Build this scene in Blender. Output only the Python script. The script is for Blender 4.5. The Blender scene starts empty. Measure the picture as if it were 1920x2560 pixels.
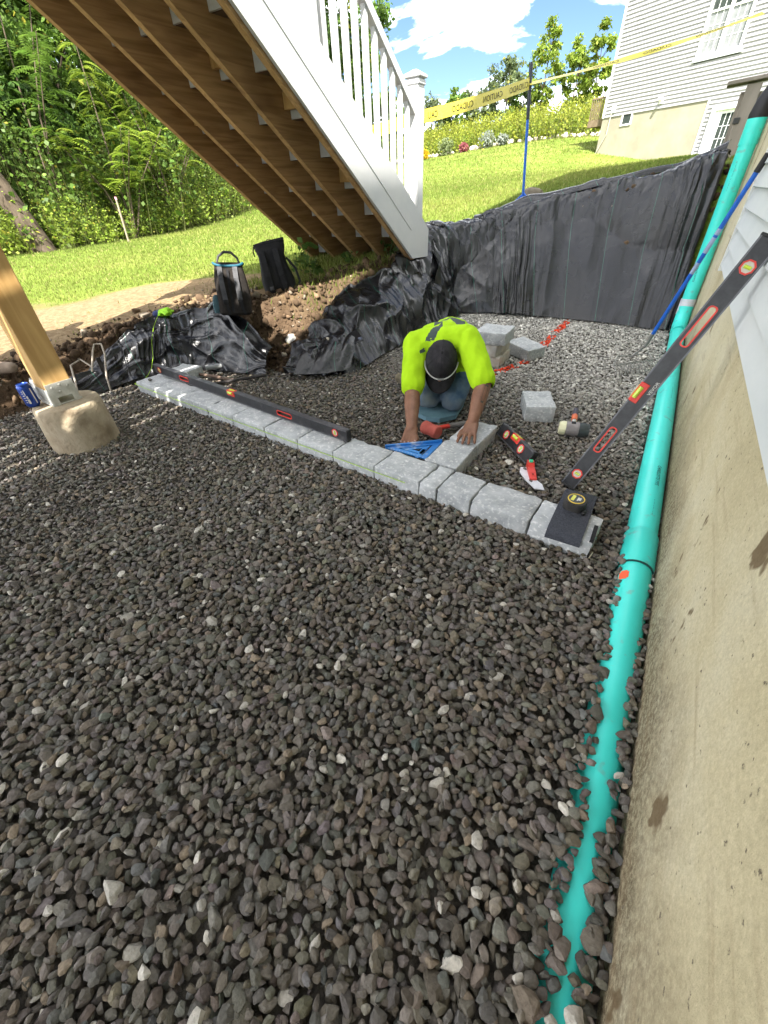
import bpy, bmesh, math, random
import numpy as np
from mathutils import Vector, Matrix, noise as mnoise

random.seed(7)
RNG = np.random.default_rng(11)
S = bpy.context.scene
COL = S.collection

# ------------------------------------------------------------------ camera
CAM_H = 1.08
_f = 1010.0                                   # focal length in 1920-px-wide pixels
_d = np.array([62.0, 1290.0, _f]); _d /= np.linalg.norm(_d)          # plumb direction seen by the camera
_y = np.array([797.0, -829.0, _f]); _y -= _d * _y.dot(_d); _y /= np.linalg.norm(_y)   # direction of the house wall
_x = np.cross(_y, -_d)
CAMM = np.array([_x, _y, -_d])                # camera (right, down, forward) -> world
cd = bpy.data.cameras.new('camera')
cd.sensor_fit = 'VERTICAL'; cd.sensor_height = 36.0; cd.lens = _f / 2560.0 * 36.0
cd.clip_start = 0.02; cd.clip_end = 2000.0
cam = bpy.data.objects.new('camera', cd); COL.objects.link(cam)
R3 = Matrix((tuple(CAMM[:, 0]), tuple(-CAMM[:, 1]), tuple(-CAMM[:, 2]))).transposed()
cam.matrix_world = Matrix.Translation((0, 0, CAM_H)) @ R3.to_4x4()
S.camera = cam

# ------------------------------------------------------------------ light
SUN_AZ, SUN_EL = math.radians(154.0), math.radians(54.0)   # azimuth clockwise from +Y
SUN_STRENGTH, SKY_STRENGTH, EXPOSURE = 2.0, 0.15, 3.4
SUND = Vector((math.sin(SUN_AZ) * math.cos(SUN_EL), math.cos(SUN_AZ) * math.cos(SUN_EL), math.sin(SUN_EL)))
w = bpy.data.worlds.new('World'); S.world = w; w.use_nodes = True
nt = w.node_tree; nt.nodes.clear()
N = nt.nodes.new; L = nt.links.new
out = N('ShaderNodeOutputWorld'); bg = N('ShaderNodeBackground'); sky = N('ShaderNodeTexSky')
sky.sky_type = 'NISHITA'; sky.sun_disc = False
sky.sun_elevation = SUN_EL; sky.sun_rotation = SUN_AZ
sky.air_density = 0.8; sky.dust_density = 0.0; sky.ozone_density = 2.0
tc = N('ShaderNodeTexCoord'); sep = N('ShaderNodeSeparateXYZ'); L(tc.outputs['Generated'], sep.inputs[0])
mx = N('ShaderNodeMath'); mx.operation = 'MAXIMUM'; mx.inputs[1].default_value = 0.03; L(sep.outputs['Z'], mx.inputs[0])
ad = N('ShaderNodeMath'); ad.operation = 'ADD'; ad.inputs[1].default_value = 0.12; L(mx.outputs[0], ad.inputs[0])
dv = N('ShaderNodeVectorMath'); dv.operation = 'DIVIDE'; L(tc.outputs['Generated'], dv.inputs[0])
cb = N('ShaderNodeCombineXYZ'); [L(ad.outputs[0], cb.inputs[i]) for i in range(3)]; L(cb.outputs[0], dv.inputs[1])
nz = N('ShaderNodeTexNoise'); nz.inputs['Scale'].default_value = 1.15; nz.inputs['Detail'].default_value = 7.0
nz.inputs['Roughness'].default_value = 0.58; nz.inputs['Distortion'].default_value = 0.25
mpw = N('ShaderNodeMapping'); mpw.inputs['Location'].default_value = (3.9, 4.3, 0.0); L(dv.outputs[0], mpw.inputs[0]); L(mpw.outputs[0], nz.inputs['Vector'])
rp = N('ShaderNodeValToRGB'); rp.color_ramp.elements[0].position = 0.44; rp.color_ramp.elements[1].position = 0.74
L(nz.outputs['Fac'], rp.inputs[0])
mixw = N('ShaderNodeMixRGB'); mixw.inputs[2].default_value = (11.0, 10.8, 10.4, 1.0)
mf = N('ShaderNodeMath'); mf.operation = 'MULTIPLY'; mf.inputs[1].default_value = 0.85
L(rp.outputs[0], mf.inputs[0]); L(mf.outputs[0], mixw.inputs[0])
skm = N('ShaderNodeMixRGB'); skm.blend_type = 'MULTIPLY'; skm.inputs[0].default_value = 1.0; skm.inputs[2].default_value = (.122, .132, .146, 1)   # clear gaps between bright clouds
L(sky.outputs[0], skm.inputs[1]); L(skm.outputs[0], mixw.inputs[1])
L(mixw.outputs[0], bg.inputs[0]); bg.inputs[1].default_value = SKY_STRENGTH; L(bg.outputs[0], out.inputs[0])

sl = bpy.data.lights.new('sun', 'SUN'); sl.energy = SUN_STRENGTH; sl.angle = math.radians(0.53); sl.color = (1.0, 0.955, 0.88)
sun = bpy.data.objects.new('sun', sl); COL.objects.link(sun)
sun.rotation_euler = SUND.to_track_quat('Z', 'Y').to_euler(); sun.location = SUND * 60

vs = S.view_settings
vs.view_transform = 'Standard'; vs.look = 'None'; vs.gamma = 1.0; vs.use_curve_mapping = False; vs.exposure = EXPOSURE
S.cycles.max_bounces = 6; S.cycles.diffuse_bounces = 4; S.cycles.transparent_max_bounces = 8

# ------------------------------------------------------------------ materials
def new_mat(name):
    m = bpy.data.materials.new(name); m.use_nodes = True
    return m, m.node_tree, m.node_tree.nodes['Principled BSDF']

def noise_mat(name, c1, c2, scale=8.0, rough=0.7, bump=0.0, bscale=60.0, spec=0.3, stretch=(1, 1, 1), rand=0.0,
              lo=0.35, hi=0.65, metal=0.0, detail=5.0, c3=None, s3=2.0, p3=(0.55, 0.7), bdist=0.01):
    """two-colour noise surface, optional third stain colour, bump relief and a per-object value shift"""
    m, t, b = new_mat(name)
    n, l = t.nodes.new, t.links.new
    tcn = n('ShaderNodeTexCoord'); mp = n('ShaderNodeMapping'); mp.inputs['Scale'].default_value = stretch
    l(tcn.outputs['Object'], mp.inputs[0])
    oi = n('ShaderNodeObjectInfo')
    mulr = n('ShaderNodeMath'); mulr.operation = 'MULTIPLY'; mulr.inputs[1].default_value = 13.0; l(oi.outputs['Random'], mulr.inputs[0])
    cbn = n('ShaderNodeCombineXYZ'); l(mulr.outputs[0], cbn.inputs[0]); l(mulr.outputs[0], cbn.inputs[1])
    l(cbn.outputs[0], mp.inputs['Location'])
    t1 = n('ShaderNodeTexNoise'); t1.inputs['Scale'].default_value = scale; t1.inputs['Detail'].default_value = detail; t1.inputs['Roughness'].default_value = 0.62
    l(mp.outputs[0], t1.inputs['Vector'])
    r = n('ShaderNodeValToRGB'); r.color_ramp.elements[0].position = lo; r.color_ramp.elements[1].position = hi
    r.color_ramp.elements[0].color = (*c1, 1); r.color_ramp.elements[1].color = (*c2, 1)
    l(t1.outputs['Fac'], r.inputs[0]); colout = r.outputs[0]
    if c3 is not None:
        t3 = n('ShaderNodeTexNoise'); t3.inputs['Scale'].default_value = s3; t3.inputs['Detail'].default_value = 6; l(mp.outputs[0], t3.inputs['Vector'])
        r3 = n('ShaderNodeValToRGB'); r3.color_ramp.elements[0].position = p3[0]; r3.color_ramp.elements[1].position = p3[1]
        l(t3.outputs['Fac'], r3.inputs[0])
        mxx = n('ShaderNodeMixRGB'); l(r3.outputs[0], mxx.inputs[0]); l(colout, mxx.inputs[1]); mxx.inputs[2].default_value = (*c3, 1); colout = mxx.outputs[0]
    if rand:
        hs = n('ShaderNodeHueSaturation'); mr = n('ShaderNodeMapRange'); mr.inputs[3].default_value = 1 - rand; mr.inputs[4].default_value = 1 + rand
        l(oi.outputs['Random'], mr.inputs[0]); l(mr.outputs[0], hs.inputs['Value']); l(colout, hs.inputs['Color']); colout = hs.outputs[0]
    l(colout, b.inputs['Base Color'])
    b.inputs['Roughness'].default_value = rough; b.inputs['Specular IOR Level'].default_value = spec; b.inputs['Metallic'].default_value = metal
    if bump:
        tb = n('ShaderNodeTexNoise'); tb.inputs['Scale'].default_value = bscale; tb.inputs['Detail'].default_value = 6; l(mp.outputs[0], tb.inputs['Vector'])
        bp = n('ShaderNodeBump'); bp.inputs['Strength'].default_value = bump; bp.inputs['Distance'].default_value = bdist
        l(tb.outputs['Fac'], bp.inputs['Height']); l(bp.outputs[0], b.inputs['Normal'])
    return m

def plain(name, c, rough=0.5, spec=0.4, metal=0.0, var=0.12, scale=14.0, bump=0.06):
    c2 = tuple(min(1.0, v * (1 + var)) for v in c); c1 = tuple(v * (1 - var) for v in c)
    return noise_mat(name, c1, c2, scale, rough, bump, 90.0, spec, metal=metal, bdist=0.003)

def vcol_mat(name, rough=0.8, spec=0.25, bump=0.0, bscale=120.0, transl=0.0, grain=0.18, gscale=40.0):
    """colour from the mesh attribute Col (a colour per stone, leaf or blade), with fine grain"""
    m, t, b = new_mat(name); n, l = t.nodes.new, t.links.new
    at = n('ShaderNodeAttribute'); at.attribute_name = 'Col'
    tcn = n('ShaderNodeTexCoord'); t1 = n('ShaderNodeTexNoise'); t1.inputs['Scale'].default_value = gscale; t1.inputs['Detail'].default_value = 4
    l(tcn.outputs['Object'], t1.inputs['Vector'])
    mr = n('ShaderNodeMapRange'); mr.inputs[1].default_value = 0.3; mr.inputs[2].default_value = 0.7; mr.inputs[3].default_value = 1 - grain; mr.inputs[4].default_value = 1 + grain
    l(t1.outputs['Fac'], mr.inputs[0])
    hs = n('ShaderNodeHueSaturation'); l(mr.outputs[0], hs.inputs['Value']); l(at.outputs['Color'], hs.inputs['Color'])
    l(hs.outputs[0], b.inputs['Base Color']); b.inputs['Roughness'].default_value = rough; b.inputs['Specular IOR Level'].default_value = spec
    if bump:
        tb = n('ShaderNodeTexNoise'); tb.inputs['Scale'].default_value = bscale; tb.inputs['Detail'].default_value = 5; l(tcn.outputs['Object'], tb.inputs['Vector'])
        bp = n('ShaderNodeBump'); bp.inputs['Strength'].default_value = bump; bp.inputs['Distance'].default_value = 0.004
        l(tb.outputs['Fac'], bp.inputs['Height']); l(bp.outputs[0], b.inputs['Normal'])
    if transl:
        tr = n('ShaderNodeBsdfTranslucent'); l(hs.outputs[0], tr.inputs['Color'])
        ms = n('ShaderNodeMixShader'); ms.inputs[0].default_value = transl
        l(b.outputs[0], ms.inputs[1]); l(tr.outputs[0], ms.inputs[2])
        l(ms.outputs[0], t.nodes['Material Output'].inputs['Surface'])
    return m

def wood_mat(name, c1, c2, knot, axis, scale=9.0, rough=0.75, rand=0.12, bump=0.15):
    """sawn softwood: long grain along one axis, darker streaks, knots"""
    st = [scale] * 3; st[axis] = scale * 0.06
    m, t, b = new_mat(name); n, l = t.nodes.new, t.links.new
    tcn = n('ShaderNodeTexCoord'); oi = n('ShaderNodeObjectInfo')
    mulr = n('ShaderNodeMath'); mulr.operation = 'MULTIPLY'; mulr.inputs[1].default_value = 17.0; l(oi.outputs['Random'], mulr.inputs[0])
    cbn = n('ShaderNodeCombineXYZ'); [l(mulr.outputs[0], cbn.inputs[i]) for i in range(3)]
    mp = n('ShaderNodeMapping'); mp.inputs['Scale'].default_value = st; l(tcn.outputs['Object'], mp.inputs[0]); l(cbn.outputs[0], mp.inputs['Location'])
    t1 = n('ShaderNodeTexNoise'); t1.inputs['Scale'].default_value = 3.2; t1.inputs['Detail'].default_value = 7; t1.inputs['Distortion'].default_value = 1.2
    l(mp.outputs[0], t1.inputs['Vector'])
    r = n('ShaderNodeValToRGB'); r.color_ramp.elements[0].position = 0.34; r.color_ramp.elements[1].position = 0.62
    r.color_ramp.elements[0].color = (*c1, 1); r.color_ramp.elements[1].color = (*c2, 1); l(t1.outputs['Fac'], r.inputs[0])
    st2 = [2.6] * 3; st2[axis] = 0.9
    mp2 = n('ShaderNodeMapping'); mp2.inputs['Scale'].default_value = st2; l(tcn.outputs['Object'], mp2.inputs[0]); l(cbn.outputs[0], mp2.inputs['Location'])
    t2 = n('ShaderNodeTexNoise'); t2.inputs['Scale'].default_value = 2.0; t2.inputs['Detail'].default_value = 3; l(mp2.outputs[0], t2.inputs['Vector'])
    r2 = n('ShaderNodeValToRGB'); r2.color_ramp.elements[0].position = 0.58; r2.color_ramp.elements[1].position = 0.76
    r2.color_ramp.elements[1].color = (0.8, 0.8, 0.8, 1); l(t2.outputs['Fac'], r2.inputs[0])
    mm = n('ShaderNodeMixRGB'); l(r2.outputs[0], mm.inputs[0]); l(r.outputs[0], mm.inputs[1]); mm.inputs[2].default_value = (*knot, 1)
    hs = n('ShaderNodeHueSaturation'); mr = n('ShaderNodeMapRange'); mr.inputs[3].default_value = 1 - rand; mr.inputs[4].default_value = 1 + rand
    l(oi.outputs['Random'], mr.inputs[0]); l(mr.outputs[0], hs.inputs['Value']); l(mm.outputs[0], hs.inputs['Color'])
    l(hs.outputs[0], b.inputs['Base Color']); b.inputs['Roughness'].default_value = rough; b.inputs['Specular IOR Level'].default_value = 0.25
    bp = n('ShaderNodeBump'); bp.inputs['Strength'].default_value = bump; bp.inputs['Distance'].default_value = 0.004
    l(t1.outputs['Fac'], bp.inputs['Height']); l(bp.outputs[0], b.inputs['Normal'])
    return m

# ------------------------------------------------------------------ mesh helpers
class MB:
    """collects shapes that become ONE mesh object"""
    def __init__(s): s.v = []; s.f = []
    def add(s, v, f, M=None):
        o = len(s.v)
        s.v += [tuple((M @ Vector(p))[:]) if M else tuple(p) for p in v]
        s.f += [tuple(i + o for i in q) for q in f]; return s
    def box(s, c, d, M=None, bev=0.0):
        x, y, z = (q / 2 for q in d)
        if bev <= 0:
            v = [(c[0] + a * x, c[1] + b * y, c[2] + e * z) for e in (-1, 1) for b in (-1, 1) for a in (-1, 1)]
            f = [(0, 2, 3, 1), (4, 5, 7, 6), (0, 1, 5, 4), (2, 6, 7, 3), (0, 4, 6, 2), (1, 3, 7, 5)]
            return s.add(v, f, M)
        bm = bmesh.new(); bmesh.ops.create_cube(bm, size=1.0)
        for q in bm.verts: q.co = Vector((c[0] + q.co.x * d[0], c[1] + q.co.y * d[1], c[2] + q.co.z * d[2]))
        bmesh.ops.bevel(bm, geom=list(bm.edges), offset=bev, segments=2, profile=0.5, affect='EDGES')
        s.bm(bm, M); bm.free(); return s
    def bm(s, bm, M=None):
        bm.verts.index_update()
        return s.add([q.co[:] for q in bm.verts], [[q.index for q in f.verts] for f in bm.faces], M)
    def tube(s, pts, r, n=10, caps=True, M=None, sq=None):
        pts = [Vector(p) for p in pts]; rs = r if isinstance(r, (list, tuple)) else [r] * len(pts)
        v = []; f = []; prev = None
        for i, p in enumerate(pts):
            a = pts[max(i - 1, 0)]; b = pts[min(i + 1, len(pts) - 1)]; t = (b - a).normalized()
            if prev is None:
                u = t.orthogonal().normalized()
                if abs(t.z) < 0.95: u = t.cross(Vector((0, 0, 1))).normalized()
            else: u = (prev - t * prev.dot(t)).normalized()
            prev = u; w_ = t.cross(u)
            for k in range(n):
                an = 2 * math.pi * k / n; kx, ky = (1, 1) if sq is None else sq
                v.append(p + (u * math.cos(an) * kx + w_ * math.sin(an) * ky) * rs[i])
        for i in range(len(pts) - 1):
            for k in range(n):
                k2 = (k + 1) % n; f.append((i * n + k, i * n + k2, (i + 1) * n + k2, (i + 1) * n + k))
        if caps: f.append(tuple(range(n - 1, -1, -1))); f.append(tuple((len(pts) - 1) * n + k for k in range(n)))
        return s.add(v, f, M)
    def lathe(s, prof, n=24, M=None):
        v = []; f = []
        for r, z in prof:
            for k in range(n): v.append((r * math.cos(2 * math.pi * k / n), r * math.sin(2 * math.pi * k / n), z))
        for i in range(len(prof) - 1):
            for k in range(n):
                k2 = (k + 1) % n; f.append((i * n + k, i * n + k2, (i + 1) * n + k2, (i + 1) * n + k))
        f.append(tuple(range(n - 1, -1, -1))); f.append(tuple((len(prof) - 1) * n + k for k in range(n)))
        return s.add(v, f, M)
    def prism(s, poly, h0, h1, axis='z', M=None):
        n = len(poly)
        def P(a, b, h): return {'z': (a, b, h), 'x': (h, a, b), 'y': (a, h, b)}[axis]
        v = [P(a, b, h0) for a, b in poly] + [P(a, b, h1) for a, b in poly]
        f = [tuple(range(n - 1, -1, -1)), tuple(range(n, 2 * n))] + [(i, (i + 1) % n, n + (i + 1) % n, n + i) for i in range(n)]
        return s.add(v, f, M)
    def ring(s, outer, inner, h0, h1, M=None):
        """flat ring between two outlines of equal length, extruded h0..h1 along z"""
        n = len(outer); v = [(a, b, h) for h in (h0, h1) for (a, b) in outer] + [(a, b, h) for h in (h0, h1) for (a, b) in inner]
        f = []
        for i in range(n):
            j = (i + 1) % n
            f += [(i, j, n + j, n + i), (2 * n + j, 2 * n + i, 3 * n + i, 3 * n + j), (n + i, n + j, 3 * n + j, 3 * n + i), (j, i, 2 * n + i, 2 * n + j)]
        return s.add(v, f, M)
    def obj(s, name, mat, parent=None, smooth=False, off=(0, 0, 0), sharp=None):
        me = bpy.data.meshes.new(name)
        me.from_pydata([(a - off[0], b - off[1], c - off[2]) for a, b, c in s.v], [], s.f)
        bm = bmesh.new(); bm.from_mesh(me); bmesh.ops.recalc_face_normals(bm, faces=bm.faces); bm.to_mesh(me); bm.free()
        if mat: me.materials.append(mat)
        if smooth:
            me.polygons.foreach_set('use_smooth', [True] * len(me.polygons))
            me.set_sharp_from_angle(angle=math.radians(sharp or 40))
        o = bpy.data.objects.new(name, me); COL.objects.link(o)
        if parent: o.parent = parent
        return o

def np_mesh(name, V, F, mat, col=None, smooth=False, parent=None, nper=None):
    """fast mesh from numpy: V (n,3), F (m,k) faces of k corners; col (n,3) per vertex"""
    V = np.ascontiguousarray(V, np.float32); F = np.ascontiguousarray(F, np.int32); k = F.shape[1]
    me = bpy.data.meshes.new(name); me.vertices.add(len(V)); me.vertices.foreach_set('co', V.ravel())
    me.loops.add(F.size); me.loops.foreach_set('vertex_index', F.ravel())
    me.polygons.add(len(F)); me.polygons.foreach_set('loop_start', np.arange(0, F.size, k, dtype=np.int32))
    me.polygons.foreach_set('loop_total', np.full(len(F), k, np.int32))
    if smooth: me.polygons.foreach_set('use_smooth', np.ones(len(F), bool))
    if col is not None:
        a = me.color_attributes.new('Col', 'FLOAT_COLOR', 'POINT')
        c4 = np.ones((len(V), 4), np.float32); c4[:, :3] = col; a.data.foreach_set('color', c4.ravel())
    me.update(calc_edges=True)
    me.materials.append(mat)
    o = bpy.data.objects.new(name, me); COL.objects.link(o)
    if parent: o.parent = parent
    return o

def tag(o, label=None, cat=None, group=None, kind=None):
    if label: o['label'] = label
    if cat: o['category'] = cat
    if group: o['group'] = group
    if kind: o['kind'] = kind
    return o

def thing(name, label, cat, loc=(0, 0, 0), rot=None, group=None):
    o = bpy.data.objects.new(name, None); COL.objects.link(o); o.empty_display_size = 0.1
    o.location = loc
    if rot is not None: o.rotation_euler = rot
    return tag(o, label, cat, group)

def thing_m(name, label, cat, M, group=None):
    o = bpy.data.objects.new(name, None); COL.objects.link(o); o.matrix_world = M
    return tag(o, label, cat, group)

def frame(p0, p1, up=(0, 0, 1)):
    """matrix at p0 with local X along p0->p1, local Z as near up as can be"""
    p0, p1 = Vector(p0), Vector(p1); x = (p1 - p0).normalized(); z = Vector(up); z = (z - x * z.dot(x)).normalized(); y = z.cross(x)
    return Matrix.Translation(p0) @ Matrix((x, y, z)).transposed().to_4x4()

def text_geo(body, size):
    cu = bpy.data.curves.new('txt', 'FONT'); cu.body = body; cu.size = size; cu.resolution_u = 2
    o = bpy.data.objects.new('txt', cu); COL.objects.link(o)
    bpy.context.view_layer.update()
    me = bpy.data.meshes.new_from_object(o.evaluated_get(bpy.context.evaluated_depsgraph_get()))
    v = [q.co[:] for q in me.vertices]; f = [tuple(p.vertices) for p in me.polygons]
    bpy.data.objects.remove(o); bpy.data.curves.remove(cu); bpy.data.meshes.remove(me)
    return v, f

def lerp(a, b, t): return a + (b - a) * t
def sstep(a, b, x): t = np.clip((x - a) / (b - a), 0, 1); return t * t * (3 - 2 * t)
def poly_interp(pts, ts):
    """points at fractions ts of the arc length of a polyline, lightly rounded"""
    P = np.array(pts, float); d = np.r_[0, np.cumsum(np.linalg.norm(np.diff(P, axis=0), axis=1))]; d /= d[-1]
    return np.stack([np.interp(ts, d, P[:, k]) for k in range(P.shape[1])], 1)
_h = np.random.default_rng(5).random((256, 256))
def vnoise(x, y):
    """smooth value noise in numpy, 0..1"""
    xi = np.floor(x).astype(int); yi = np.floor(y).astype(int); fx = x - xi; fy = y - yi
    fx = fx * fx * (3 - 2 * fx); fy = fy * fy * (3 - 2 * fy)
    g = lambda a, b: _h[a % 256, b % 256]
    return (g(xi, yi) * (1 - fx) + g(xi + 1, yi) * fx) * (1 - fy) + (g(xi, yi + 1) * (1 - fx) + g(xi + 1, yi + 1) * fx) * fy
def fbm(x, y, o=4):
    s = 0; a = 0.5
    for i in range(o): s = s + a * vnoise(x * 2 ** i + 17.3 * i, y * 2 ** i + 9.1 * i); a *= 0.5
    return s
# ================================================================== terrain
K = 1.75                                             # far things stand this much beyond the first survey
CTRL = np.array([
    (-3.75, 1.5, .24), (-3.75, 0.0, .20), (-3.75, -3, .18), (-3.2, 2.5, .42), (-2.75, 2.9, .46), (-2.7, 4.07, .575), (-3.5, 4.07, .56),
    (-5.0, 2.3, .30), (-7.0, 3.0, .30), (-13.7, 4.9, .30), (-16.2, 9.8, .32), (-18.4, 16.9, 1.18), (-9.5, 9.0, .62),
    (-2.4, 5.2, .70), (-1.5, 5.3, .91), (-.8, 5.35, 1.04), (-.2, 5.45, 1.13), (.2, 5.5, 1.18), (-4.0, 6.2, .72),
    (-5.1, 29.3, 2.38), (-1.14, 27.3, 1.70), (-17.5, 33.7, 2.97), (-6.9, 37.4, 3.6), (-1.5, 12, 1.40), (-5.5, 14, 1.25), (-11.0, 22, 1.75),
    (-24, 48, 4.4), (-6, 50, 4.9), (0, 40, 3.2), (8, 8, 1.3), (8, -5, .9), (0, -9, .4), (-12, -9, .1), (-30, 6, .2), (-34, 25, 1.4),
    (-70, 20, .5), (-60, 70, 4), (0, 110, 7), (60, 60, 4), (60, -40, 1), (-20, -60, 0), (110, 110, 5), (-110, 110, 4), (-110, -60, 0), (110, -60, 1)], float)
def _tps():
    P = CTRL[:, :2]; n = len(P); D = np.linalg.norm(P[:, None] - P[None], axis=2)
    Kk = np.where(D > 0, D * D * np.log(D + 1e-9), 0) + np.eye(n) * 0.15
    A = np.zeros((n + 3, n + 3)); A[:n, :n] = Kk; A[:n, n] = 1; A[:n, n + 1:] = P; A[n, :n] = 1; A[n + 1:, :n] = P.T
    return np.linalg.solve(A, np.r_[CTRL[:, 2], 0, 0, 0])
_w = _tps()
def lawn_z(x, y):
    x = np.asarray(x, float); y = np.asarray(y, float); n = len(CTRL); r = _w[n] + _w[n + 1] * x + _w[n + 2] * y
    for i in range(n):
        d2 = (x - CTRL[i, 0]) ** 2 + (y - CTRL[i, 1]) ** 2
        r = r + _w[i] * 0.5 * d2 * np.log(d2 + 1e-9)
    return r
PIT = np.array([(.9, -4), (.9, 4.95), (.2, 4.86), (-.4, 4.9), (-.87, 4.95), (-1.5, 4.9), (-1.9, 4.72), (-2.02, 4.2), (-2.05, 3.6), (-2.02, 3.0), (-2.02, 2.55),
                (-2.28, 2.30), (-2.6, 2.28), (-3.18, 2.13), (-3.4, 1.7), (-3.46, 1.4), (-3.5, 1.0), (-3.5, 0), (-3.5, -4)])
def pit_sd(x, y):
    """distance outside the pit outline (negative inside)"""
    x = np.asarray(x, float); y = np.asarray(y, float); best = np.full(x.shape, 1e9); ins = np.zeros(x.shape, bool)
    for i in range(len(PIT)):
        a = PIT[i]; b = PIT[(i + 1) % len(PIT)]; e = b - a
        t = np.clip(((x - a[0]) * e[0] + (y - a[1]) * e[1]) / (e @ e), 0, 1)
        best = np.minimum(best, np.hypot(x - a[0] - t * e[0], y - a[1] - t * e[1]))
        c = (a[1] > y) != (b[1] > y)
        with np.errstate(divide='ignore', invalid='ignore'):
            xi = (b[0] - a[0]) * (y - a[1]) / (b[1] - a[1]) + a[0]
        ins ^= c & (x < xi)
    return np.where(ins, -best, best)
def dirt_width(x, y):
    left = sstep(-2.0, -2.9, x) * sstep(4.2, 2.6, y)
    back = sstep(4.0, 4.9, y) * sstep(-.4, -1.7, x)
    return 0.12 + 2.0 * left + 0.75 * back + .35 * sstep(-1.9, -2.2, x) * sstep(5.0, 4.0, y)
def terr(x, y):
    x = np.asarray(x, float); y = np.asarray(y, float)
    d = pit_sd(x, y); wv = 0.34 + .62 * np.exp(-((x + 2.42) / .30) ** 2 - ((y - 2.85) / .45) ** 2) + 0.12 * sstep(4.2, 4.8, y) - .10 * sstep(2.6, 1.6, y)
    k = sstep(0.0, 1.0, d / wv)
    z = lawn_z(x, y)
    z = z + 0.015 * (fbm(x * .7, y * .7, 3) - .45) * sstep(1, 4, d)
    gul = np.exp(-((x + 2.50) / .34) ** 2 - ((y - 2.80) / .50) ** 2)
    rough = np.maximum(np.exp(-((d - .3) / .38) ** 2), 1.25 * gul * (d > .05))
    z = z + rough * (0.13 * (fbm(x * 5 + 3, y * 5, 4) - .45) + 0.05 * (fbm(x * 17, y * 17 + 4, 3) - .45))
    inner = -0.02 + 0.018 * (fbm(x * 1.3 + 5, y * 1.3, 3) - .45)
    return inner * (1 - k) + z * k
def gravel_z(x, y):
    x = np.asarray(x, float); y = np.asarray(y, float)
    bank = .024 * np.exp(-((x - .205) / .11) ** 2) * sstep(1.5, .35, y)             # stone heaped against the near end of the pipe
    return 0.02 * (fbm(x * 1.3 + 5, y * 1.3, 3) - .45) + bank

def graded(a, b, step, lo, hi):
    v = list(np.arange(a, b + 1e-6, step)); s = step; q = v[-1]
    while q < hi: s *= 1.16; q += s; v.append(q)
    s = step; q = v[0]; pre = []
    while q > lo: s *= 1.16; q -= s; pre.append(q)
    return np.array(pre[::-1] + v)
gx = graded(-4.8, .9, .042, -150, 150); gy = graded(-1.0, 6.6, .042, -70, 170)
GX, GY = np.meshgrid(gx, gy); GZ = terr(GX, GY); D_ = pit_sd(GX, GY)
far = np.hypot(GX, GY)
dirt = np.clip((dirt_width(GX, GY) * (0.75 + .6 * fbm(GX * 1.1, GY * 1.1, 3)) - D_) / .22 + .5, 0, 1)
strawf = dirt * sstep(.38, .62, D_) * sstep(-2.3, -3.0, GX)
nrows, ncols = GX.shape
idx = np.arange(nrows * ncols).reshape(nrows, ncols)
F = np.stack([idx[:-1, :-1], idx[:-1, 1:], idx[1:, 1:], idx[1:, :-1]], -1).reshape(-1, 4)
gm, gt, gb = new_mat('ground_cover')
_n, _l = gt.nodes.new, gt.links.new
_at = _n('ShaderNodeAttribute'); _at.attribute_name = 'Col'
_sp = _n('ShaderNodeSeparateColor'); _l(_at.outputs['Color'], _sp.inputs[0])
_tc = _n('ShaderNodeTexCoord')
def _noise(sc, det=6, rough=.6):
    q = _n('ShaderNodeTexNoise'); q.inputs['Scale'].default_value = sc; q.inputs['Detail'].default_value = det; q.inputs['Roughness'].default_value = rough
    _l(_tc.outputs['Object'], q.inputs['Vector']); return q
def _ramp(src, cols):
    r = _n('ShaderNodeValToRGB'); e = r.color_ramp.elements
    e[0].position, e[0].color = cols[0][0], (*cols[0][1], 1); e[1].position, e[1].color = cols[-1][0], (*cols[-1][1], 1)
    for p, c in cols[1:-1]: q = e.new(p); q.color = (*c, 1)
    _l(src, r.inputs[0]); return r
def _mix(f, a, b):
    m = _n('ShaderNodeMixRGB'); _l(f, m.inputs[0]); _l(a, m.inputs[1]); _l(b, m.inputs[2]); return m
lawnc = _ramp(_noise(.55, 7, .68).outputs['Fac'], [(.34, (.100, .148, .022)), (.5, (.130, .178, .028)), (.66, (.180, .198, .048))])
lawnf = _ramp(_noise(26, 4).outputs['Fac'], [(.3, (.65, .65, .65)), (.7, (1.25, 1.25, 1.25))])
lm = _n('ShaderNodeMixRGB'); lm.blend_type = 'MULTIPLY'; lm.inputs[0].default_value = 1; _l(lawnc.outputs[0], lm.inputs[1]); _l(lawnf.outputs[0], lm.inputs[2])
soil = _ramp(_noise(9, 8, .7).outputs['Fac'], [(.3, (.040, .026, .016)), (.5, (.078, .051, .031)), (.7, (.135, .095, .062))])
straw = _ramp(_noise(22, 8, .7).outputs['Fac'], [(.3, (.10, .066, .034)), (.48, (.185, .128, .070)), (.7, (.27, .205, .12))])
s1 = _mix(_sp.outputs['Green'], soil.outputs[0], straw.outputs[0])
s2 = _mix(_sp.outputs['Red'], lm.outputs[0], s1.outputs[0])
stonef = _ramp(_noise(60, 5, .7).outputs['Fac'], [(.3, (.07, .063, .053)), (.7, (.15, .135, .112))])
s3_ = _mix(_sp.outputs['Blue'], s2.outputs[0], stonef.outputs[0])
_l(s3_.outputs[0], gb.inputs['Base Color']); gb.inputs['Roughness'].default_value = .95; gb.inputs['Specular IOR Level'].default_value = .1
_bp = _n('ShaderNodeBump'); _bp.inputs['Strength'].default_value = .7; _bp.inputs['Distance'].default_value = .03
_l(_noise(45, 7, .7).outputs['Fac'], _bp.inputs['Height']); _l(_bp.outputs[0], gb.inputs['Normal'])
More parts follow.
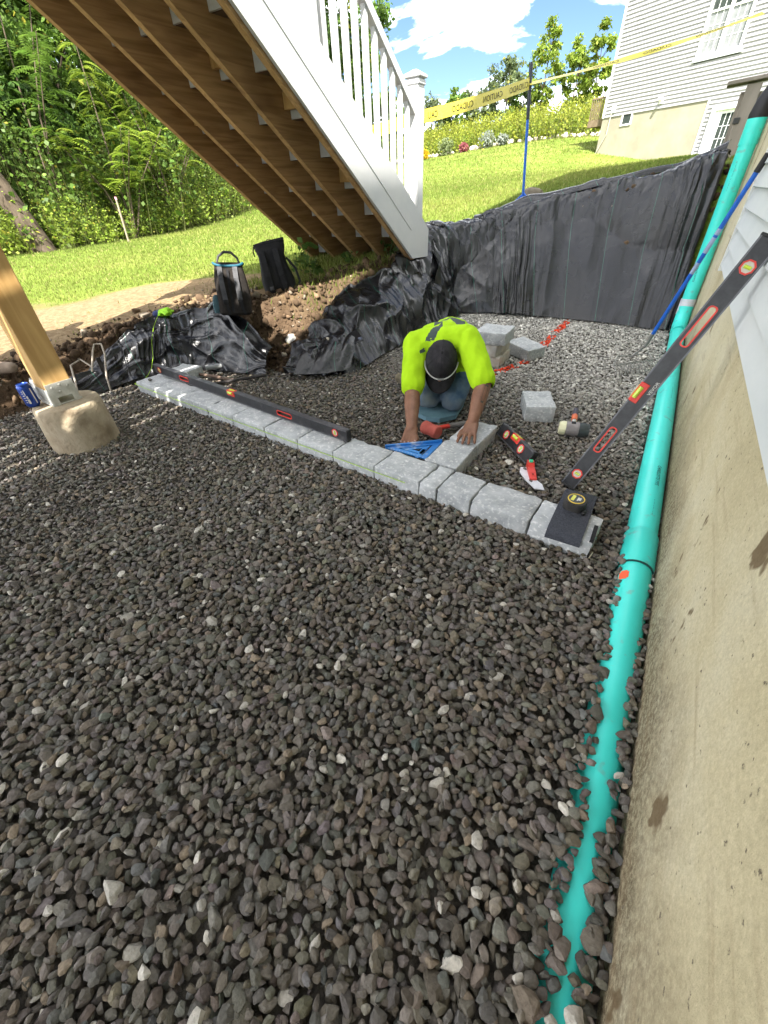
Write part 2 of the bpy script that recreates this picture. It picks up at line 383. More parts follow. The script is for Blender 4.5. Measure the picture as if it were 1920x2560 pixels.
ground = np_mesh('ground', np.stack([GX, GY, GZ], -1).reshape(-1, 3), F, gm,
                 col=np.stack([dirt.ravel(), strawf.ravel(), sstep(.06, -.03, D_).ravel()], 1), smooth=True)
tag(ground, 'mown green lawn with bare soil banks round a dug-out pit', 'ground', kind='structure')

# ================================================================== crushed stone
def ico(sub):
    bm = bmesh.new(); bmesh.ops.create_icosphere(bm, subdivisions=sub, radius=1.0)
    bm.verts.index_update(); V = np.array([v.co[:] for v in bm.verts]); T = np.array([[v.index for v in f.verts] for f in bm.faces]); bm.free()
    return V, T
def stone_shapes(sub, n, rng, flat=(.28, .52)):
    V, T = ico(sub); out_ = []
    for i in range(n):
        v = V * np.array([1.0, rng.uniform(.46, .84), rng.uniform(*flat)])
        for k in range(9):
            nn = rng.normal(size=3); nn[2] *= .8; nn /= np.linalg.norm(nn)
            ext = np.abs(v @ nn).max(); dd = ext * rng.uniform(.50, .82); s = v @ nn
            v = v - np.maximum(0, s - dd)[:, None] * nn * .96
        v += rng.normal(size=v.shape) * .018
        out_.append(v)
    return np.array(out_), T
PIPE_X, PIPE_R = .205, .0535
def pipe_z(y): return np.interp(y, [-.6, 0.0, .25, .5, .9, 1.3, 1.7, 2.6, 4.6], [-.085, -.052, -.045, -.040, -.028, -.010, .006, .026, .044])
def rotmats(rng, n, tilt):
    yaw = rng.uniform(0, 2 * np.pi, n); ax = rng.uniform(0, 2 * np.pi, n); th = np.abs(rng.normal(0, tilt, n))
    c, s = np.cos(yaw), np.sin(yaw); Rz = np.zeros((n, 3, 3)); Rz[:, 0, 0] = c; Rz[:, 0, 1] = -s; Rz[:, 1, 0] = s; Rz[:, 1, 1] = c; Rz[:, 2, 2] = 1
    ux, uy = np.cos(ax), np.sin(ax); ct, st = np.cos(th), np.sin(th); Rt = np.zeros((n, 3, 3))
    Rt[:, 0, 0] = ct + ux * ux * (1 - ct); Rt[:, 0, 1] = ux * uy * (1 - ct); Rt[:, 0, 2] = uy * st
    Rt[:, 1, 0] = ux * uy * (1 - ct); Rt[:, 1, 1] = ct + uy * uy * (1 - ct); Rt[:, 1, 2] = -ux * st
    Rt[:, 2, 0] = -uy * st; Rt[:, 2, 1] = ux * st; Rt[:, 2, 2] = ct
    return Rt @ Rz
SPRAY = np.array([(-.752, 4.866), (-.767, 3.75), (-.784, 3.25), (-.86, 3.1), (-1.018, 2.575)])
def seg_d(x, y, P):
    b = np.full(x.shape, 9.0)
    for i in range(len(P) - 1):
        e = P[i + 1] - P[i]; t = np.clip(((x - P[i][0]) * e[0] + (y - P[i][1]) * e[1]) / (e @ e), 0, 1)
        b = np.minimum(b, np.hypot(x - P[i][0] - t * e[0], y - P[i][1] - t * e[1]))
    return b
def stones(spacing, x0, x1, y0, y1, rng, zoff, jit=.42):
    xs = np.arange(x0, x1, spacing); ys = np.arange(y0, y1, spacing * .866); X_, Y_ = np.meshgrid(xs, ys)
    X_ = X_ + (np.arange(len(ys)) % 2)[:, None] * spacing / 2
    X_ = X_ + rng.uniform(-jit, jit, X_.shape) * spacing; Y_ = Y_ + rng.uniform(-jit, jit, Y_.shape) * spacing
    X_, Y_ = X_.ravel(), Y_.ravel(); sd = pit_sd(X_, Y_)
    keep = (sd < .07 * rng.random(len(X_))) & (X_ < .262)
    X_, Y_ = X_[keep], Y_[keep]
    Z_ = gravel_z(X_, Y_) + zoff + rng.uniform(-.007, .006, len(X_))
    hgt = (PIPE_R ** 2 - (X_ - PIPE_X) ** 2); top = pipe_z(Y_) + np.sqrt(np.maximum(hgt, 0)) * (hgt > 0)
    vis = np.interp(Y_, [-.6, .0, .2, .36, .72, 1.2, 1.7, 2.2], [.0, .003, .010, .014, .023, .040, .053, .058]) * (1 + .30 * (fbm(Y_ * 22, Y_ * 0 + 2.2, 2) - .4))
    gone = np.abs(X_ - PIPE_X) < vis + .004
    X_, Y_, Z_, top, hgt = X_[~gone], Y_[~gone], Z_[~gone], top[~gone], hgt[~gone]
    Z_ = np.where(hgt > 0, np.maximum(Z_, top + .004), Z_)                      # stones that lap over the pipe's shoulder rest on it
    # do not bury the block row, the footing or the tools' seats
    rowy = lambda x: 1.531 - .080 * (x + 3.127)
    inrow = (X_ > -3.11) & (X_ < .03) & (Y_ > rowy(X_) + .012) & (Y_ < rowy(X_) + .165)
    int_ = (X_ > -.74) & (X_ < -.575) & (Y_ > 1.5) & (Y_ < 2.02)
    foot = np.hypot(X_ + 2.668, Y_ - .90) < .16
    k2 = ~(inrow | int_ | foot)
    return X_[k2], Y_[k2], Z_[k2]
def build_gravel():
    rng = np.random.default_rng(3); Vs, Fs, Cs = [], [], []; base = 0
    X1, Y1, Z1 = stones(.0214, -3.62, .262, -.72, 5.05, rng, 0.0)
    X2, Y2, Z2 = stones(.027, -3.62, .262, -.72, 3.2, rng, -.009)
    X_ = np.r_[X1, X2]; Y_ = np.r_[Y1, Y2]; Z_ = np.r_[Z1, Z2]
    dist = np.sqrt(X_ ** 2 + Y_ ** 2 + 1.1)
    n = len(X_); size = np.exp(rng.normal(math.log(.0160), .22, n)); size = np.clip(size, .011, .030)
    size = np.where(rng.random(n) < .04, size * 1.3, size)
    size = np.where(X_ > PIPE_X + .035, np.minimum(size, .017), size)
    u = rng.random(n)
    c = np.array([.136, .122, .101]) * np.exp(rng.normal(0, .20, n))[:, None]
    c[:, 0] *= 1 + rng.normal(0, .06, n); c[:, 2] *= 1 + rng.normal(0, .07, n)
    tan_ = (u > .90) & (u < .945); c[tan_] = np.array([.20, .16, .115]) * rng.uniform(.7, 1.3, (tan_.sum(), 1))
    pale = u > .966; c[pale] = np.array([.45, .42, .36]) * rng.uniform(.65, 1.25, (pale.sum(), 1))
    far_lit = sstep(2.0, 3.8, Y_ + .5 * (X_ + .8))                                  # far stones paler: open-sky light put into the colour of drier stone
    dry_lit = np.array([.47, .45, .405]) * np.exp(rng.normal(0, .30, n))[:, None]
    c = c + (dry_lit - c) * (far_lit * .85)[:, None]
    sd = seg_d(X_, Y_, SPRAY)
    gap = (vnoise(Y_ * 9.0 + 3, X_ * 0 + 1.3) > .27)
    op = (sd < .034) & gap & (rng.random(n) < .82) & (Z_ > -.012)
    c[op] = np.array([.80, .085, .035]) * rng.uniform(.8, 1.15, (op.sum(), 1))
    for sub, nsh, m_ in ((2, 70, dist < 2.15), (1, 50, dist >= 2.15)):
        if not m_.any(): continue
        sh, T = stone_shapes(sub, nsh, rng); k = m_.sum()
        R = rotmats(rng, k, .50); si = size[m_][:, None, None]
        v = sh[rng.integers(0, nsh, k)] * si
        v = np.einsum('nij,nkj->nki', R, v) + np.stack([X_[m_], Y_[m_], Z_[m_]], 1)[:, None, :]
        nv = v.shape[1]
        Vs.append(v.reshape(-1, 3)); Fs.append((T[None] + (np.arange(k) * nv)[:, None, None] + base).reshape(-1, 3)); base += k * nv
        Cs.append(np.repeat(c[m_], nv, 0))
    V = np.concatenate(Vs); V[:, 0] = np.minimum(V[:, 0], .2645)
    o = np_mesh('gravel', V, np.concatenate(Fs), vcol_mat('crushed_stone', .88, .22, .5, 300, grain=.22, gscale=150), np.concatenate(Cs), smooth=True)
    o.data.set_sharp_from_angle(angle=math.radians(22))
    return tag(o, 'bed of dark crushed stone with scattered pale chips filling the pit', 'gravel', kind='stuff')
gravel = build_gravel()

# ================================================================== grass blades
def build_grass():
    rng = np.random.default_rng(21); n = 360000
    r = 3.0 * (46 / 3.0) ** (rng.random(n)); az = np.radians(rng.uniform(-78, 6, n))
    x = r * np.sin(az); y = r * np.cos(az)
    dd = pit_sd(x, y); msk = dirt_width(x, y) * (0.75 + .6 * fbm(x * 1.1, y * 1.1, 3)) + .05 + rng.normal(0, .06, n)
    k = (dd > msk) & ~((x > .1) & (y < 6.0)) & (rng.random(n) < np.clip(.55 + .5 * fbm(x * .6, y * .6, 3), 0, 1))
    tuft = rng.random(n) < .015
    k |= tuft & (dd > .18) & (dd < 1.5) & ((x < .1))
    k |= (rng.random(n) < .55) & (dd > .22) & (x < -2.1) & (x > -3.5) & (y > 2.9) & (y < 4.6)   # weeds left growing at the foot of the stair
    x, y, r = x[k], y[k], r[k]; z = terr(x, y); n = len(x)
    h = (.016 + .0015 * r) * rng.uniform(.5, 1.45, n) * (1 + .9 * ((x > -3.6) & (y < 4.7))); wd = (.0018 + .00068 * r) * rng.uniform(.7, 1.3, n)
    a = rng.uniform(0, 6.283, n); lean = rng.uniform(0, .8, n) * h; la = rng.uniform(0, 6.283, n)
    p0 = np.stack([x - np.cos(a) * wd, y - np.sin(a) * wd, z - .006], 1); p1 = np.stack([x + np.cos(a) * wd, y + np.sin(a) * wd, z - .006], 1)
    p2 = np.stack([x + np.cos(la) * lean, y + np.sin(la) * lean, z + h], 1)
    V = np.stack([p0, p1, p2], 1).reshape(-1, 3); F = np.arange(3 * n).reshape(n, 3)
    t = fbm(x * .5 + 7, y * .5, 4)[:, None]
    c = np.array([.098, .158, .022]) * (1 - t) + np.array([.205, .218, .052]) * t
    c = c * rng.uniform(.7, 1.35, (n, 1)); dry_lit = rng.random(n) < .07; c[dry_lit] = np.array([.33, .28, .12]) * rng.uniform(.7, 1.2, (dry_lit.sum(), 1))
    o = np_mesh('grass', V, F, vcol_mat('grass_blade', .7, .2, transl=.35), np.repeat(c, 3, 0))
    tag(o, 'short mown grass blades covering the lawn', 'grass', kind='stuff')
build_grass()

# loose clods and crumbs of soil on the cut banks
def build_clods():
    rng = np.random.default_rng(8); n = 60000
    x = rng.uniform(-4.3, .25, n); y = rng.uniform(-.6, 6.2, n); d = pit_sd(x, y)
    p = np.exp(-((d - .25) / .30) ** 2) * (d > .03) * np.where(x < -2.0, 1.0, .35) + 1.0 * np.exp(-((x + 2.52) / .30) ** 2 - ((y - 2.80) / .50) ** 2) * (d > .03); k = rng.random(n) < p; x, y = x[k], y[k]; n = len(x)
    s = np.exp(rng.normal(math.log(.014), .65, n)).clip(.004, .06); z = terr(x, y) + s * .25
    sh, T = stone_shapes(1, 30, rng, (.6, .95)); v = sh[rng.integers(0, 30, n)] * s[:, None, None]
    v = np.einsum('nij,nkj->nki', rotmats(rng, n, 1.0), v) + np.stack([x, y, z], 1)[:, None]
    c = np.array([.075, .050, .031]) * np.exp(rng.normal(0, .35, n))[:, None]
    lt = rng.random(n) < .07; c[lt] = np.array([.22, .18, .135]) * rng.uniform(.7, 1.2, (lt.sum(), 1))
    o = np_mesh('soil_clods', v.reshape(-1, 3), (T[None] + (np.arange(n) * sh.shape[1])[:, None, None]).reshape(-1, 3), vcol_mat('soil_clod', .95, .1, .6, 90), np.repeat(c, sh.shape[1], 0), smooth=True)
    tag(o, 'loose brown soil clods and pebbles on the cut banks', 'soil', kind='stuff')
build_clods()
# ================================================================== shared materials
WHITE = noise_mat('white_vinyl', (.50, .505, .51), (.56, .56, .55), 3.0, .45, .05, 60, .4, rand=.03)
CONC = None
def concrete_wall_mat():
    m, t, b = new_mat('foundation_concrete'); n, l = t.nodes.new, t.links.new
    tcn = n('ShaderNodeTexCoord'); sp = n('ShaderNodeSeparateXYZ'); l(tcn.outputs['Object'], sp.inputs[0])
    def nz_(sc, det=6, ro=.6, st=(1, 1, 1)):
        mp = n('ShaderNodeMapping'); mp.inputs['Scale'].default_value = st; l(tcn.outputs['Object'], mp.inputs[0])
        q = n('ShaderNodeTexNoise'); q.inputs['Scale'].default_value = sc; q.inputs['Detail'].default_value = det; q.inputs['Roughness'].default_value = ro; l(mp.outputs[0], q.inputs['Vector']); return q.outputs['Fac']
    def rmp(src, cols):
        r = n('ShaderNodeValToRGB'); e = r.color_ramp.elements
        e[0].position, e[0].color = cols[0][0], (*cols[0][1], 1); e[1].position, e[1].color = cols[-1][0], (*cols[-1][1], 1)
        for p, c in cols[1:-1]: q = e.new(p); q.color = (*c, 1)
        l(src, r.inputs[0]); return r.outputs[0]
    def mx_(f, a, b_):
        q = n('ShaderNodeMixRGB'); l(f, q.inputs[0]); l(a, q.inputs[1])
        if isinstance(b_, tuple): q.inputs[2].default_value = (*b_, 1)
        else: l(b_, q.inputs[2])
        return q.outputs[0]
    base = rmp(nz_(1.6, 6), [(.3, (.46, .39, .235)), (.52, (.60, .525, .345)), (.72, (.68, .625, .465))])
    blot = rmp(nz_(.8, 4), [(.55, (0, 0, 0)), (.72, (.7, .7, .7))]); base = mx_(blot, base, (.70, .645, .47))
    # splashed and backfilled soil film: thick near the old ground line, with a ragged upper edge
    ad_ = n('ShaderNodeMath'); ad_.operation = 'MULTIPLY_ADD'; ad_.inputs[1].default_value = -.62; l(nz_(2.4, 7, .65, (1, 1, .8)), ad_.inputs[0]); l(sp.outputs['Z'], ad_.inputs[2])
    film = rmp(ad_.outputs[0], [(-.0, (1, 1, 1)), (.10, (0, 0, 0))])
    mpz = n('ShaderNodeMapRange'); mpz.inputs[1].default_value = -.24; mpz.inputs[2].default_value = .02; mpz.inputs[3].default_value = .98; mpz.inputs[4].default_value = 0; l(ad_.outputs[0], mpz.inputs[0])
    brk = rmp(nz_(62, 9, .8), [(.40, (.38, .38, .38)), (.56, (1, 1, 1))])
    mu = n('ShaderNodeMixRGB'); mu.blend_type = 'MULTIPLY'; mu.inputs[0].default_value = 1; l(mpz.outputs[0], mu.inputs[1]); l(brk, mu.inputs[2])
    soilc = rmp(nz_(14, 6), [(.3, (.095, .065, .036)), (.7, (.20, .15, .09))]); base = mx_(mu.outputs[0], base, soilc)
    # diagonal scrape streaks and small pits
    st1 = n('ShaderNodeMapping'); st1.inputs['Rotation'].default_value = (math.radians(38), 0, 0); st1.inputs['Scale'].default_value = (1, 1.1, 14); l(tcn.outputs['Object'], st1.inputs[0])
    sn = n('ShaderNodeTexNoise'); sn.inputs['Scale'].default_value = 2.2; sn.inputs['Detail'].default_value = 5; l(st1.outputs[0], sn.inputs['Vector'])
    base = mx_(rmp(sn.outputs['Fac'], [(.58, (0, 0, 0)), (.74, (.42, .42, .42))]), base, (.30, .22, .13))
    pits = rmp(nz_(48, 4, .6), [(.30, (1, 1, 1)), (.35, (0, 0, 0))]); base = mx_(pits, base, (.17, .14, .10))
    sp2 = rmp(nz_(5.5, 4, .6, (1, 1, .6)), [(.645, (0, 0, 0)), (.67, (.9, .9, .9))]); base = mx_(sp2, base, (.16, .11, .06))
    crk = n('ShaderNodeTexVoronoi'); crk.feature = 'DISTANCE_TO_EDGE'; crk.inputs['Scale'].default_value = .9
    cm = n('ShaderNodeMapping'); cm.inputs['Rotation'].default_value = (.7, 0, 0); cm.inputs['Scale'].default_value = (1, .5, 1.4); l(tcn.outputs['Object'], cm.inputs[0])
    dsn = n('ShaderNodeTexNoise'); dsn.inputs['Scale'].default_value = 3; l(cm.outputs[0], dsn.inputs['Vector'])
    vm = n('ShaderNodeMixRGB'); vm.inputs[0].default_value = .12; l(cm.outputs[0], vm.inputs[1]); l(dsn.outputs['Color'], vm.inputs[2]); l(vm.outputs[0], crk.inputs['Vector'])
    gr_ = n('ShaderNodeMixRGB'); gr_.blend_type = 'MULTIPLY'; gr_.inputs[0].default_value = 1.0; l(base, gr_.inputs[1]); l(rmp(nz_(130, 6, .75), [(.32, (.80, .79, .77)), (.68, (1.12, 1.12, 1.12))]), gr_.inputs[2]); base = gr_.outputs[0]
    l(base, b.inputs['Base Color']); b.inputs['Roughness'].default_value = .9; b.inputs['Specular IOR Level'].default_value = .15
    bp = n('ShaderNodeBump'); bp.inputs['Strength'].default_value = .45; bp.inputs['Distance'].default_value = .012; l(nz_(18, 8, .7), bp.inputs['Height']); l(bp.outputs[0], b.inputs['Normal'])
    return m
CONCW = concrete_wall_mat()
SIDE = noise_mat('pale_vinyl_siding', (.60, .63, .63), (.68, .70, .69), 6, .5, .18, 140, .35, stretch=(1, .3, 1), rand=.03, bdist=.003)
TRIM = plain('white_trim', (.76, .76, .74), .45)
WX = .265

# ================================================================== the house whose wall runs along the pit
house = thing('house', 'house wall of stained tan concrete with white lap siding above the pipe', 'house', (1.2, -1, 0))
ho = house.location
def wslab(u0, u1, z0, z1, x0=WX, x1=.62): return MB().box(((x0 + x1) / 2, (u0 + u1) / 2, (z0 + z1) / 2), (x1 - x0, u1 - u0, z1 - z0))
MB().prism([(-6, -.4), (6.0, -.4), (6.0, 1.62), (3.50, 1.62), (3.50, .69), (-6, .69)], WX, .62, 'x').obj('foundation', CONCW, house, off=ho)
EXPO = .0925
for i in range(11):                                     # lapped boards, each tilted out at its foot
    z0 = .675 + i * EXPO
    MB().prism([(WX - .022, z0), (WX - .016, z0 - .004), (WX + .012, z0), (WX + .012, z0 + EXPO + .010), (WX - .004, z0 + EXPO + .010)], -6, 3.497 - .004 * (i % 2), 'y').obj('siding_board', SIDE, house, off=ho)
MB().box((.45, -1.25, 4.65), (.30, 9.49, 5.9)).obj('upper_wall', SIDE, house, off=ho)
MB().box((.45, 4.75, 4.61), (.30, 2.5, 5.98)).obj('upper_wall', SIDE, house, off=ho)
MB().box((WX - .012, 3.515, 1.35), (.020, .028, 1.42)).obj('corner_strip', TRIM, house, off=ho)
MB().box((5.6, 5.93, 3.5), (10, .14, 7.0)).obj('end_wall', SIDE, house, off=ho)
MB().box((5.6, -5.93, 3.5), (10, .14, 7.0)).obj('end_wall', SIDE, house, off=ho)
MB().prism([(-.12, 7.52), (5.6, 10.1), (11.3, 7.52), (11.3, 7.66), (5.6, 10.3), (-.12, 7.66)], -6.3, 6.3, 'y').obj('roof', plain('grey_shingle', (.10, .10, .105), .9), house, off=ho)

# ================================================================== weathered post with a sloping cap beyond the house corner
TAUPE = noise_mat('weathered_taupe_wood', (.20, .175, .145), (.30, .265, .225), 5, .85, .3, 50, .15, stretch=(1, 1, .15))
wp = thing('railing_post', 'weathered taupe wooden post with a sloping cap rail beyond the green pipe', 'post', (.14, 6.45, 1.1))
o_ = wp.location
MB().box((.150, 6.45, 1.38), (.115, .115, .78), bev=.006).obj('post', TAUPE, wp, off=o_)
MB().box((.085, 6.52, 1.36), (.045, .045, .74), bev=.004).obj('batten', TAUPE, wp, off=o_)
MB().box((.36, 6.45, .0), (.86, .19, .030), Matrix.Translation((0, 0, 1.79)) @ Matrix.Rotation(math.radians(-4), 4, 'Y'), bev=.006).obj('cap_rail', TAUPE, wp, off=o_)
MB().box((.44, 6.45, 1.66), (.46, .04, .10), bev=.004).obj('rail', TAUPE, wp, off=o_)
MB().box((.105, 6.39, 1.52), (.05, .02, .045), bev=.004).obj('latch', plain('dark_latch', (.04, .04, .04), .5), wp, off=o_)

# ================================================================== deck overhead (throws the shade) and its post
LUMB_Y = wood_mat('treated_lumber', (.27, .160, .070), (.42, .262, .122), (.14, .070, .032), 1)
LUMB_Z = wood_mat('post_lumber', (.42, .245, .085), (.56, .355, .14), (.28, .14, .045), 2, scale=6, bump=.08)
BOARD = wood_mat('deck_board', (.20, .15, .11), (.28, .21, .15), (.12, .09, .06), 1)
DZ = 2.64
deck = thing('deck', 'raised timber deck over the near end of the pit', 'deck', (-1.5, -.45, 0))
do = deck.location
for i in range(26):
    x = -3.42 + i * .145
    MB().box((x, -.45, DZ - .0125), (.121, 2.9, .025)).obj('deck_board', BOARD, deck, off=do)
for i in range(4):
    MB().box((-1.6, -1.7 + i * .86, DZ - .12), (3.7, .038, .18)).obj('joist', LUMB_Y, deck, off=do)
MB().box((-3.35, -.45, DZ - .15), (.04, 2.86, .235)).obj('rim_joist', LUMB_Y, deck, off=do)
pst = thing('deck_post', 'square yellow timber deck post standing on a concrete pier', 'post', (-2.686, .893, .270), rot=(0, 0, math.radians(-3)))
MB().box((0, 0, 1.11), (.140, .128, 2.18), bev=.006).obj('post', LUMB_Z, pst)
ZINC = noise_mat('galvanised_steel', (.46, .45, .40), (.66, .65, .60), 22, .45, .08, 80, .5, metal=.35)
br = MB()
br.box((.0735, 0, .058), (.004, .134, .075)); br.box((-.0735, 0, .058), (.004, .134, .075))
br.box((0, .0675, .045), (.143, .004, .045)); br.box((0, -.0675, .045), (.143, .004, .045))
br.box((.0735, -.051, .000), (.004, .03, .040)); br.box((.0735, .051, .000), (.004, .03, .040)); br.box((0, -.0675, .001), (.143, .004, .040)); br.box((0, 0, -.014), (.15, .15, .006))
base_ = br.obj('post_base', ZINC, pst)
for yy, zz in ((-.04, .075), (.0, .082), (.035, .068), (-.01, .048)):
    MB().lathe([(.006, 0), (.006, .003), (.003, .005)], 8, Matrix.Translation((.0755, yy, zz)) @ Matrix.Rotation(math.pi / 2, 4, 'Y')).obj('screw', ZINC, base_)
PIER = noise_mat('pier_concrete', (.30, .24, .16), (.42, .35, .25), 7, .92, .9, 40, .15, c3=(.17, .125, .08), s3=5, p3=(.54, .68))
pr = thing('concrete_pier', 'round rough concrete pier carrying the timber deck post', 'footing', (-2.668, .900, 0))
prof = [(.172, -.25), (.174, .0), (.172, .08), (.168, .16), (.166, .222), (.163, .236), (.157, .246), (0.06, .251), (.001, .253)]
pm = MB().lathe(prof, 40)
pm.v = [(x * (1 + .016 * (mnoise.noise((x * 9, y * 9, z * 9)))), y * (1 + .016 * mnoise.noise((x * 9, y * 9, z * 9 + 5))), z + .006 * mnoise.noise((x * 14, y * 14, 3))) for x, y, z in pm.v]
pm.obj('pier', PIER, pr, smooth=True, sharp=60)

# ================================================================== stair
SX = [-2.222 - .305 * i for i in range(5)]
def zb(y): return .575 + (4.07 - y) * .674
st = thing('deck_stair', 'timber deck stair seen from below, with white skirt board and baluster railing', 'stair', (-2.83, 4.1, .56))
so = st.location
NST = 12; RISE, RUN = .187, .2775
Ys = [4.32 - RUN * k for k in range(NST + 1)]; Zs = [.575 + RISE * k for k in range(NST + 1)]
for i, x in enumerate(SX):
    poly = [(4.07, .560), (4.32, .560)]
    for k in range(11):
        poly += [(Ys[k], Zs[k] + RISE), (Ys[k + 1], Zs[k] + RISE)]
    poly += [(Ys[11], zb(Ys[11]))]
    mbs = MB(); n_ = len(poly)
    # notched board: built as a ribbon of quads so that the concave outline stays clean
    for k in range(11):
        ya, yb, zt = Ys[k], Ys[k + 1], Zs[k] + RISE
        za, zb_ = (zb(ya) if ya < 4.07 else .56), zb(yb)
        q = [(ya, zt), (yb, zt), (yb, zb_)] + ([(4.07, .575)] if ya > 4.07 else []) + [(ya, za)]
        mbs.prism(q, x - .019, x + .019, 'x')
    mbs.obj('stringer', LUMB_Y, st, off=so)
TREAD = wood_mat('tread_composite', (.11, .072, .045), (.155, .105, .068), (.09, .06, .04), 0)
for k in range(11):
    MB().box(((SX[0] + SX[4]) / 2, Ys[k] + .009, Zs[k] + RISE / 2), (1.24, .018, RISE - .004)).obj('riser', WHITE, st, off=so)
    for q in (0, 1):
        MB().box(((SX[0] + SX[4]) / 2, Ys[k] + .025 - .071 - q * .143, Zs[k] + RISE + .014), (1.236, .138, .026), bev=.004).obj('tread', TREAD, st, off=so)
for x0, x1, k in ((SX[1], SX[0], 3), (SX[1], SX[0], 5), (SX[2], SX[1], 6), (SX[4], SX[3], 5), (SX[3], SX[2], 8)):
    MB().box(((x0 + x1) / 2, Ys[k] - .045, Zs[k] + .085), (.262, .036, .085)).obj('blocking', LUMB_Z, st, off=so)
MB().box((SX[2], 4.26, .515), (1.26, .36, .07)).obj('footing_slab', plain('slab_concrete', (.36, .34, .30), .9), st, off=so)
for xs in (-2.186, -3.458):
    sk = [(4.06, .590), (4.375, .575), (4.385, .80), (4.33, .845), (1.02, zb(1.02) + .425), (1.02, zb(1.02) + .03)]
    s_ = MB().prism(sk, xs - .010, xs + .014, 'x').obj('skirt_board', WHITE, st, off=so)
    MB().prism([(4.02, zb(4.02) + .21), (1.02, zb(1.02) + .21), (1.02, zb(1.02) + .222), (4.02, zb(4.02) + .222)], xs + .0141, xs + .018, 'x').obj('groove_bead', WHITE, s_, off=so)
for side, xr in (('near', -2.250), ('far', -3.395)):
    nw = MB().box((xr, 4.235, 1.22), (.112, .112, 1.22), bev=.004).obj('newel_post', WHITE, st, off=so)
    c_ = MB(); c_.box((xr, 4.235, 1.800), (.128, .128, .030), bev=.005); c_.box((xr, 4.235, 1.835), (.150, .150, .022), bev=.007); c_.lathe([(.098, 0), (.02, .028), (.001, .03)], 4, Matrix.Translation((xr, 4.235, 1.846)) @ Matrix.Rotation(math.pi / 4, 4, 'Z'))
    c_.obj('post_cap', WHITE, nw, off=so)
    def zr(y): return 1.665 + (4.18 - y) * .682
    def zl(y): return zb(y) + .47
    ya, yb_ = 4.18, 1.0
    for nm, fn, hh, ww in (('top_rail', zr, .062, .062), ('bottom_rail', zl, .045, .045)):
        if nm == 'bottom_rail': ww = .044
        MB().prism([(ya, fn(ya) - hh), (ya, fn(ya)), (yb_, fn(yb_)), (yb_, fn(yb_) - hh)], xr - ww / 2, xr + ww / 2, 'x').obj(nm, WHITE, st, off=so)
    y = 4.09
    while y > 1.1:
        z0, z1 = zl(y) - .02, zr(y) - .03
        MB().box((xr, y, (z0 + z1) / 2), (.036, .036, z1 - z0), bev=.003).obj('baluster', WHITE, st, off=so)
        y -= .118
# upper newel where the flight is braced half way
MB().box((-2.250, 2.86, 2.24), (.112, .112, 1.0), bev=.004).obj('newel_post', WHITE, st, off=so)

# ================================================================== green drain pipe
PIPEM = noise_mat('green_pvc', (.045, .70, .60), (.06, .76, .67), 5, .38, .05, 50, .45, c3=(.14, .50, .43), s3=26, p3=(.62, .72))
INK = plain('black_ink', (.012, .013, .014), .6, .2)
pp_ = thing('drain_pipe', 'green plastic drain pipe along the concrete wall, rising at the house corner', 'pipe', (PIPE_X, 2.2, .02))
po = pp_.location
ysl = [-.75 + .1 * i for i in range(55)]
ysl = [y for y in ysl if y <= 4.53]
MB().tube([(PIPE_X, y, float(pipe_z(y))) for y in ysl], PIPE_R, 32).obj('run', PIPEM, pp_, smooth=True, off=po)
MB().tube([(PIPE_X, y, float(pipe_z(y))) for y in (1.30, 1.315, 1.40, 1.49, 1.50)], [PIPE_R + .003, PIPE_R + .0055, PIPE_R + .0055, PIPE_R + .0055, PIPE_R + .001], 32).obj('coupling', PIPEM, pp_, smooth=True, off=po)
MB().tube([(PIPE_X, y, float(pipe_z(y))) for y in (1.2965, 1.3005)], PIPE_R + .0062, 32).obj('coupling_joint', plain('dark_joint_rubber', (.01, .05, .045), .7), pp_, smooth=True, off=po)  # narrow dark ring round the near end of the coupling
el = [(PIPE_X, 4.50, float(pipe_z(4.5)))] + [(PIPE_X, 4.52 + .20 * math.sin(a), .044 + .20 * (1 - math.cos(a))) for a in [math.radians(q) for q in range(10, 81, 10)]]
MB().tube(el, PIPE_R + .004, 32).obj('elbow', PIPEM, pp_, smooth=True, off=po)
topv = (.200, 4.765, 1.40)
MB().tube([(PIPE_X, 4.718, .20), (.204, 4.735, .5), (.202, 4.75, .95), topv], PIPE_R, 32).obj('riser_pipe', PIPEM, pp_, smooth=True, off=po)
MB().tube([(.2005, 4.762, 1.27), (.2002, 4.7655, 1.41)], PIPE_R + .005, 32).obj('top_coupling', PIPEM, pp_, smooth=True, off=po)
MB().tube([(PIPE_X, 4.705, .15), (.2048, 4.722, .205), (.2045, 4.728, .27)], PIPE_R + .0065, 28).obj('pipe_tape', plain('white_tape', (.62, .62, .66), .5), pp_, smooth=True, off=po)
MB().tube([(.200, 4.766, 1.40), (.200, 4.767, 1.43), (.206, 4.775, 1.50), (.24, 4.80, 1.60), (.25, 4.82, 1.9)], [.057, .060, .050, .042, .042], 20).obj('downspout_adapter', plain('black_rubber', (.015, .015, .017), .6), pp_, smooth=True, off=po)
def pipe_print(body, size, y0, ang, rev=False):
    v, f = text_geo(body, size); mb = MB(); r = PIPE_R + .0016
    v2 = []
    for a, b, c in v:
        yy = y0 - a if not rev else y0 + a
        th = ang + (b / r) * (1 if not rev else -1)
        v2.append((PIPE_X + math.sin(th) * r, yy, float(pipe_z(yy)) + math.cos(th) * r))
    mb.add(v2, f); return mb.obj('printed_marking', INK, pp_, off=po)
pipe_print('CHARLOTTE PIPE', .022, 1.98, .10)
pipe_print('-- - ---- -- --- - -- ---', .014, 1.70, .20)
pipe_print('--- -- - -- ---- -- - --- -- ---- - --', .016, 3.00, .22)
pipe_print('CHARLOTTE PIPE', .018, 4.25, .15)
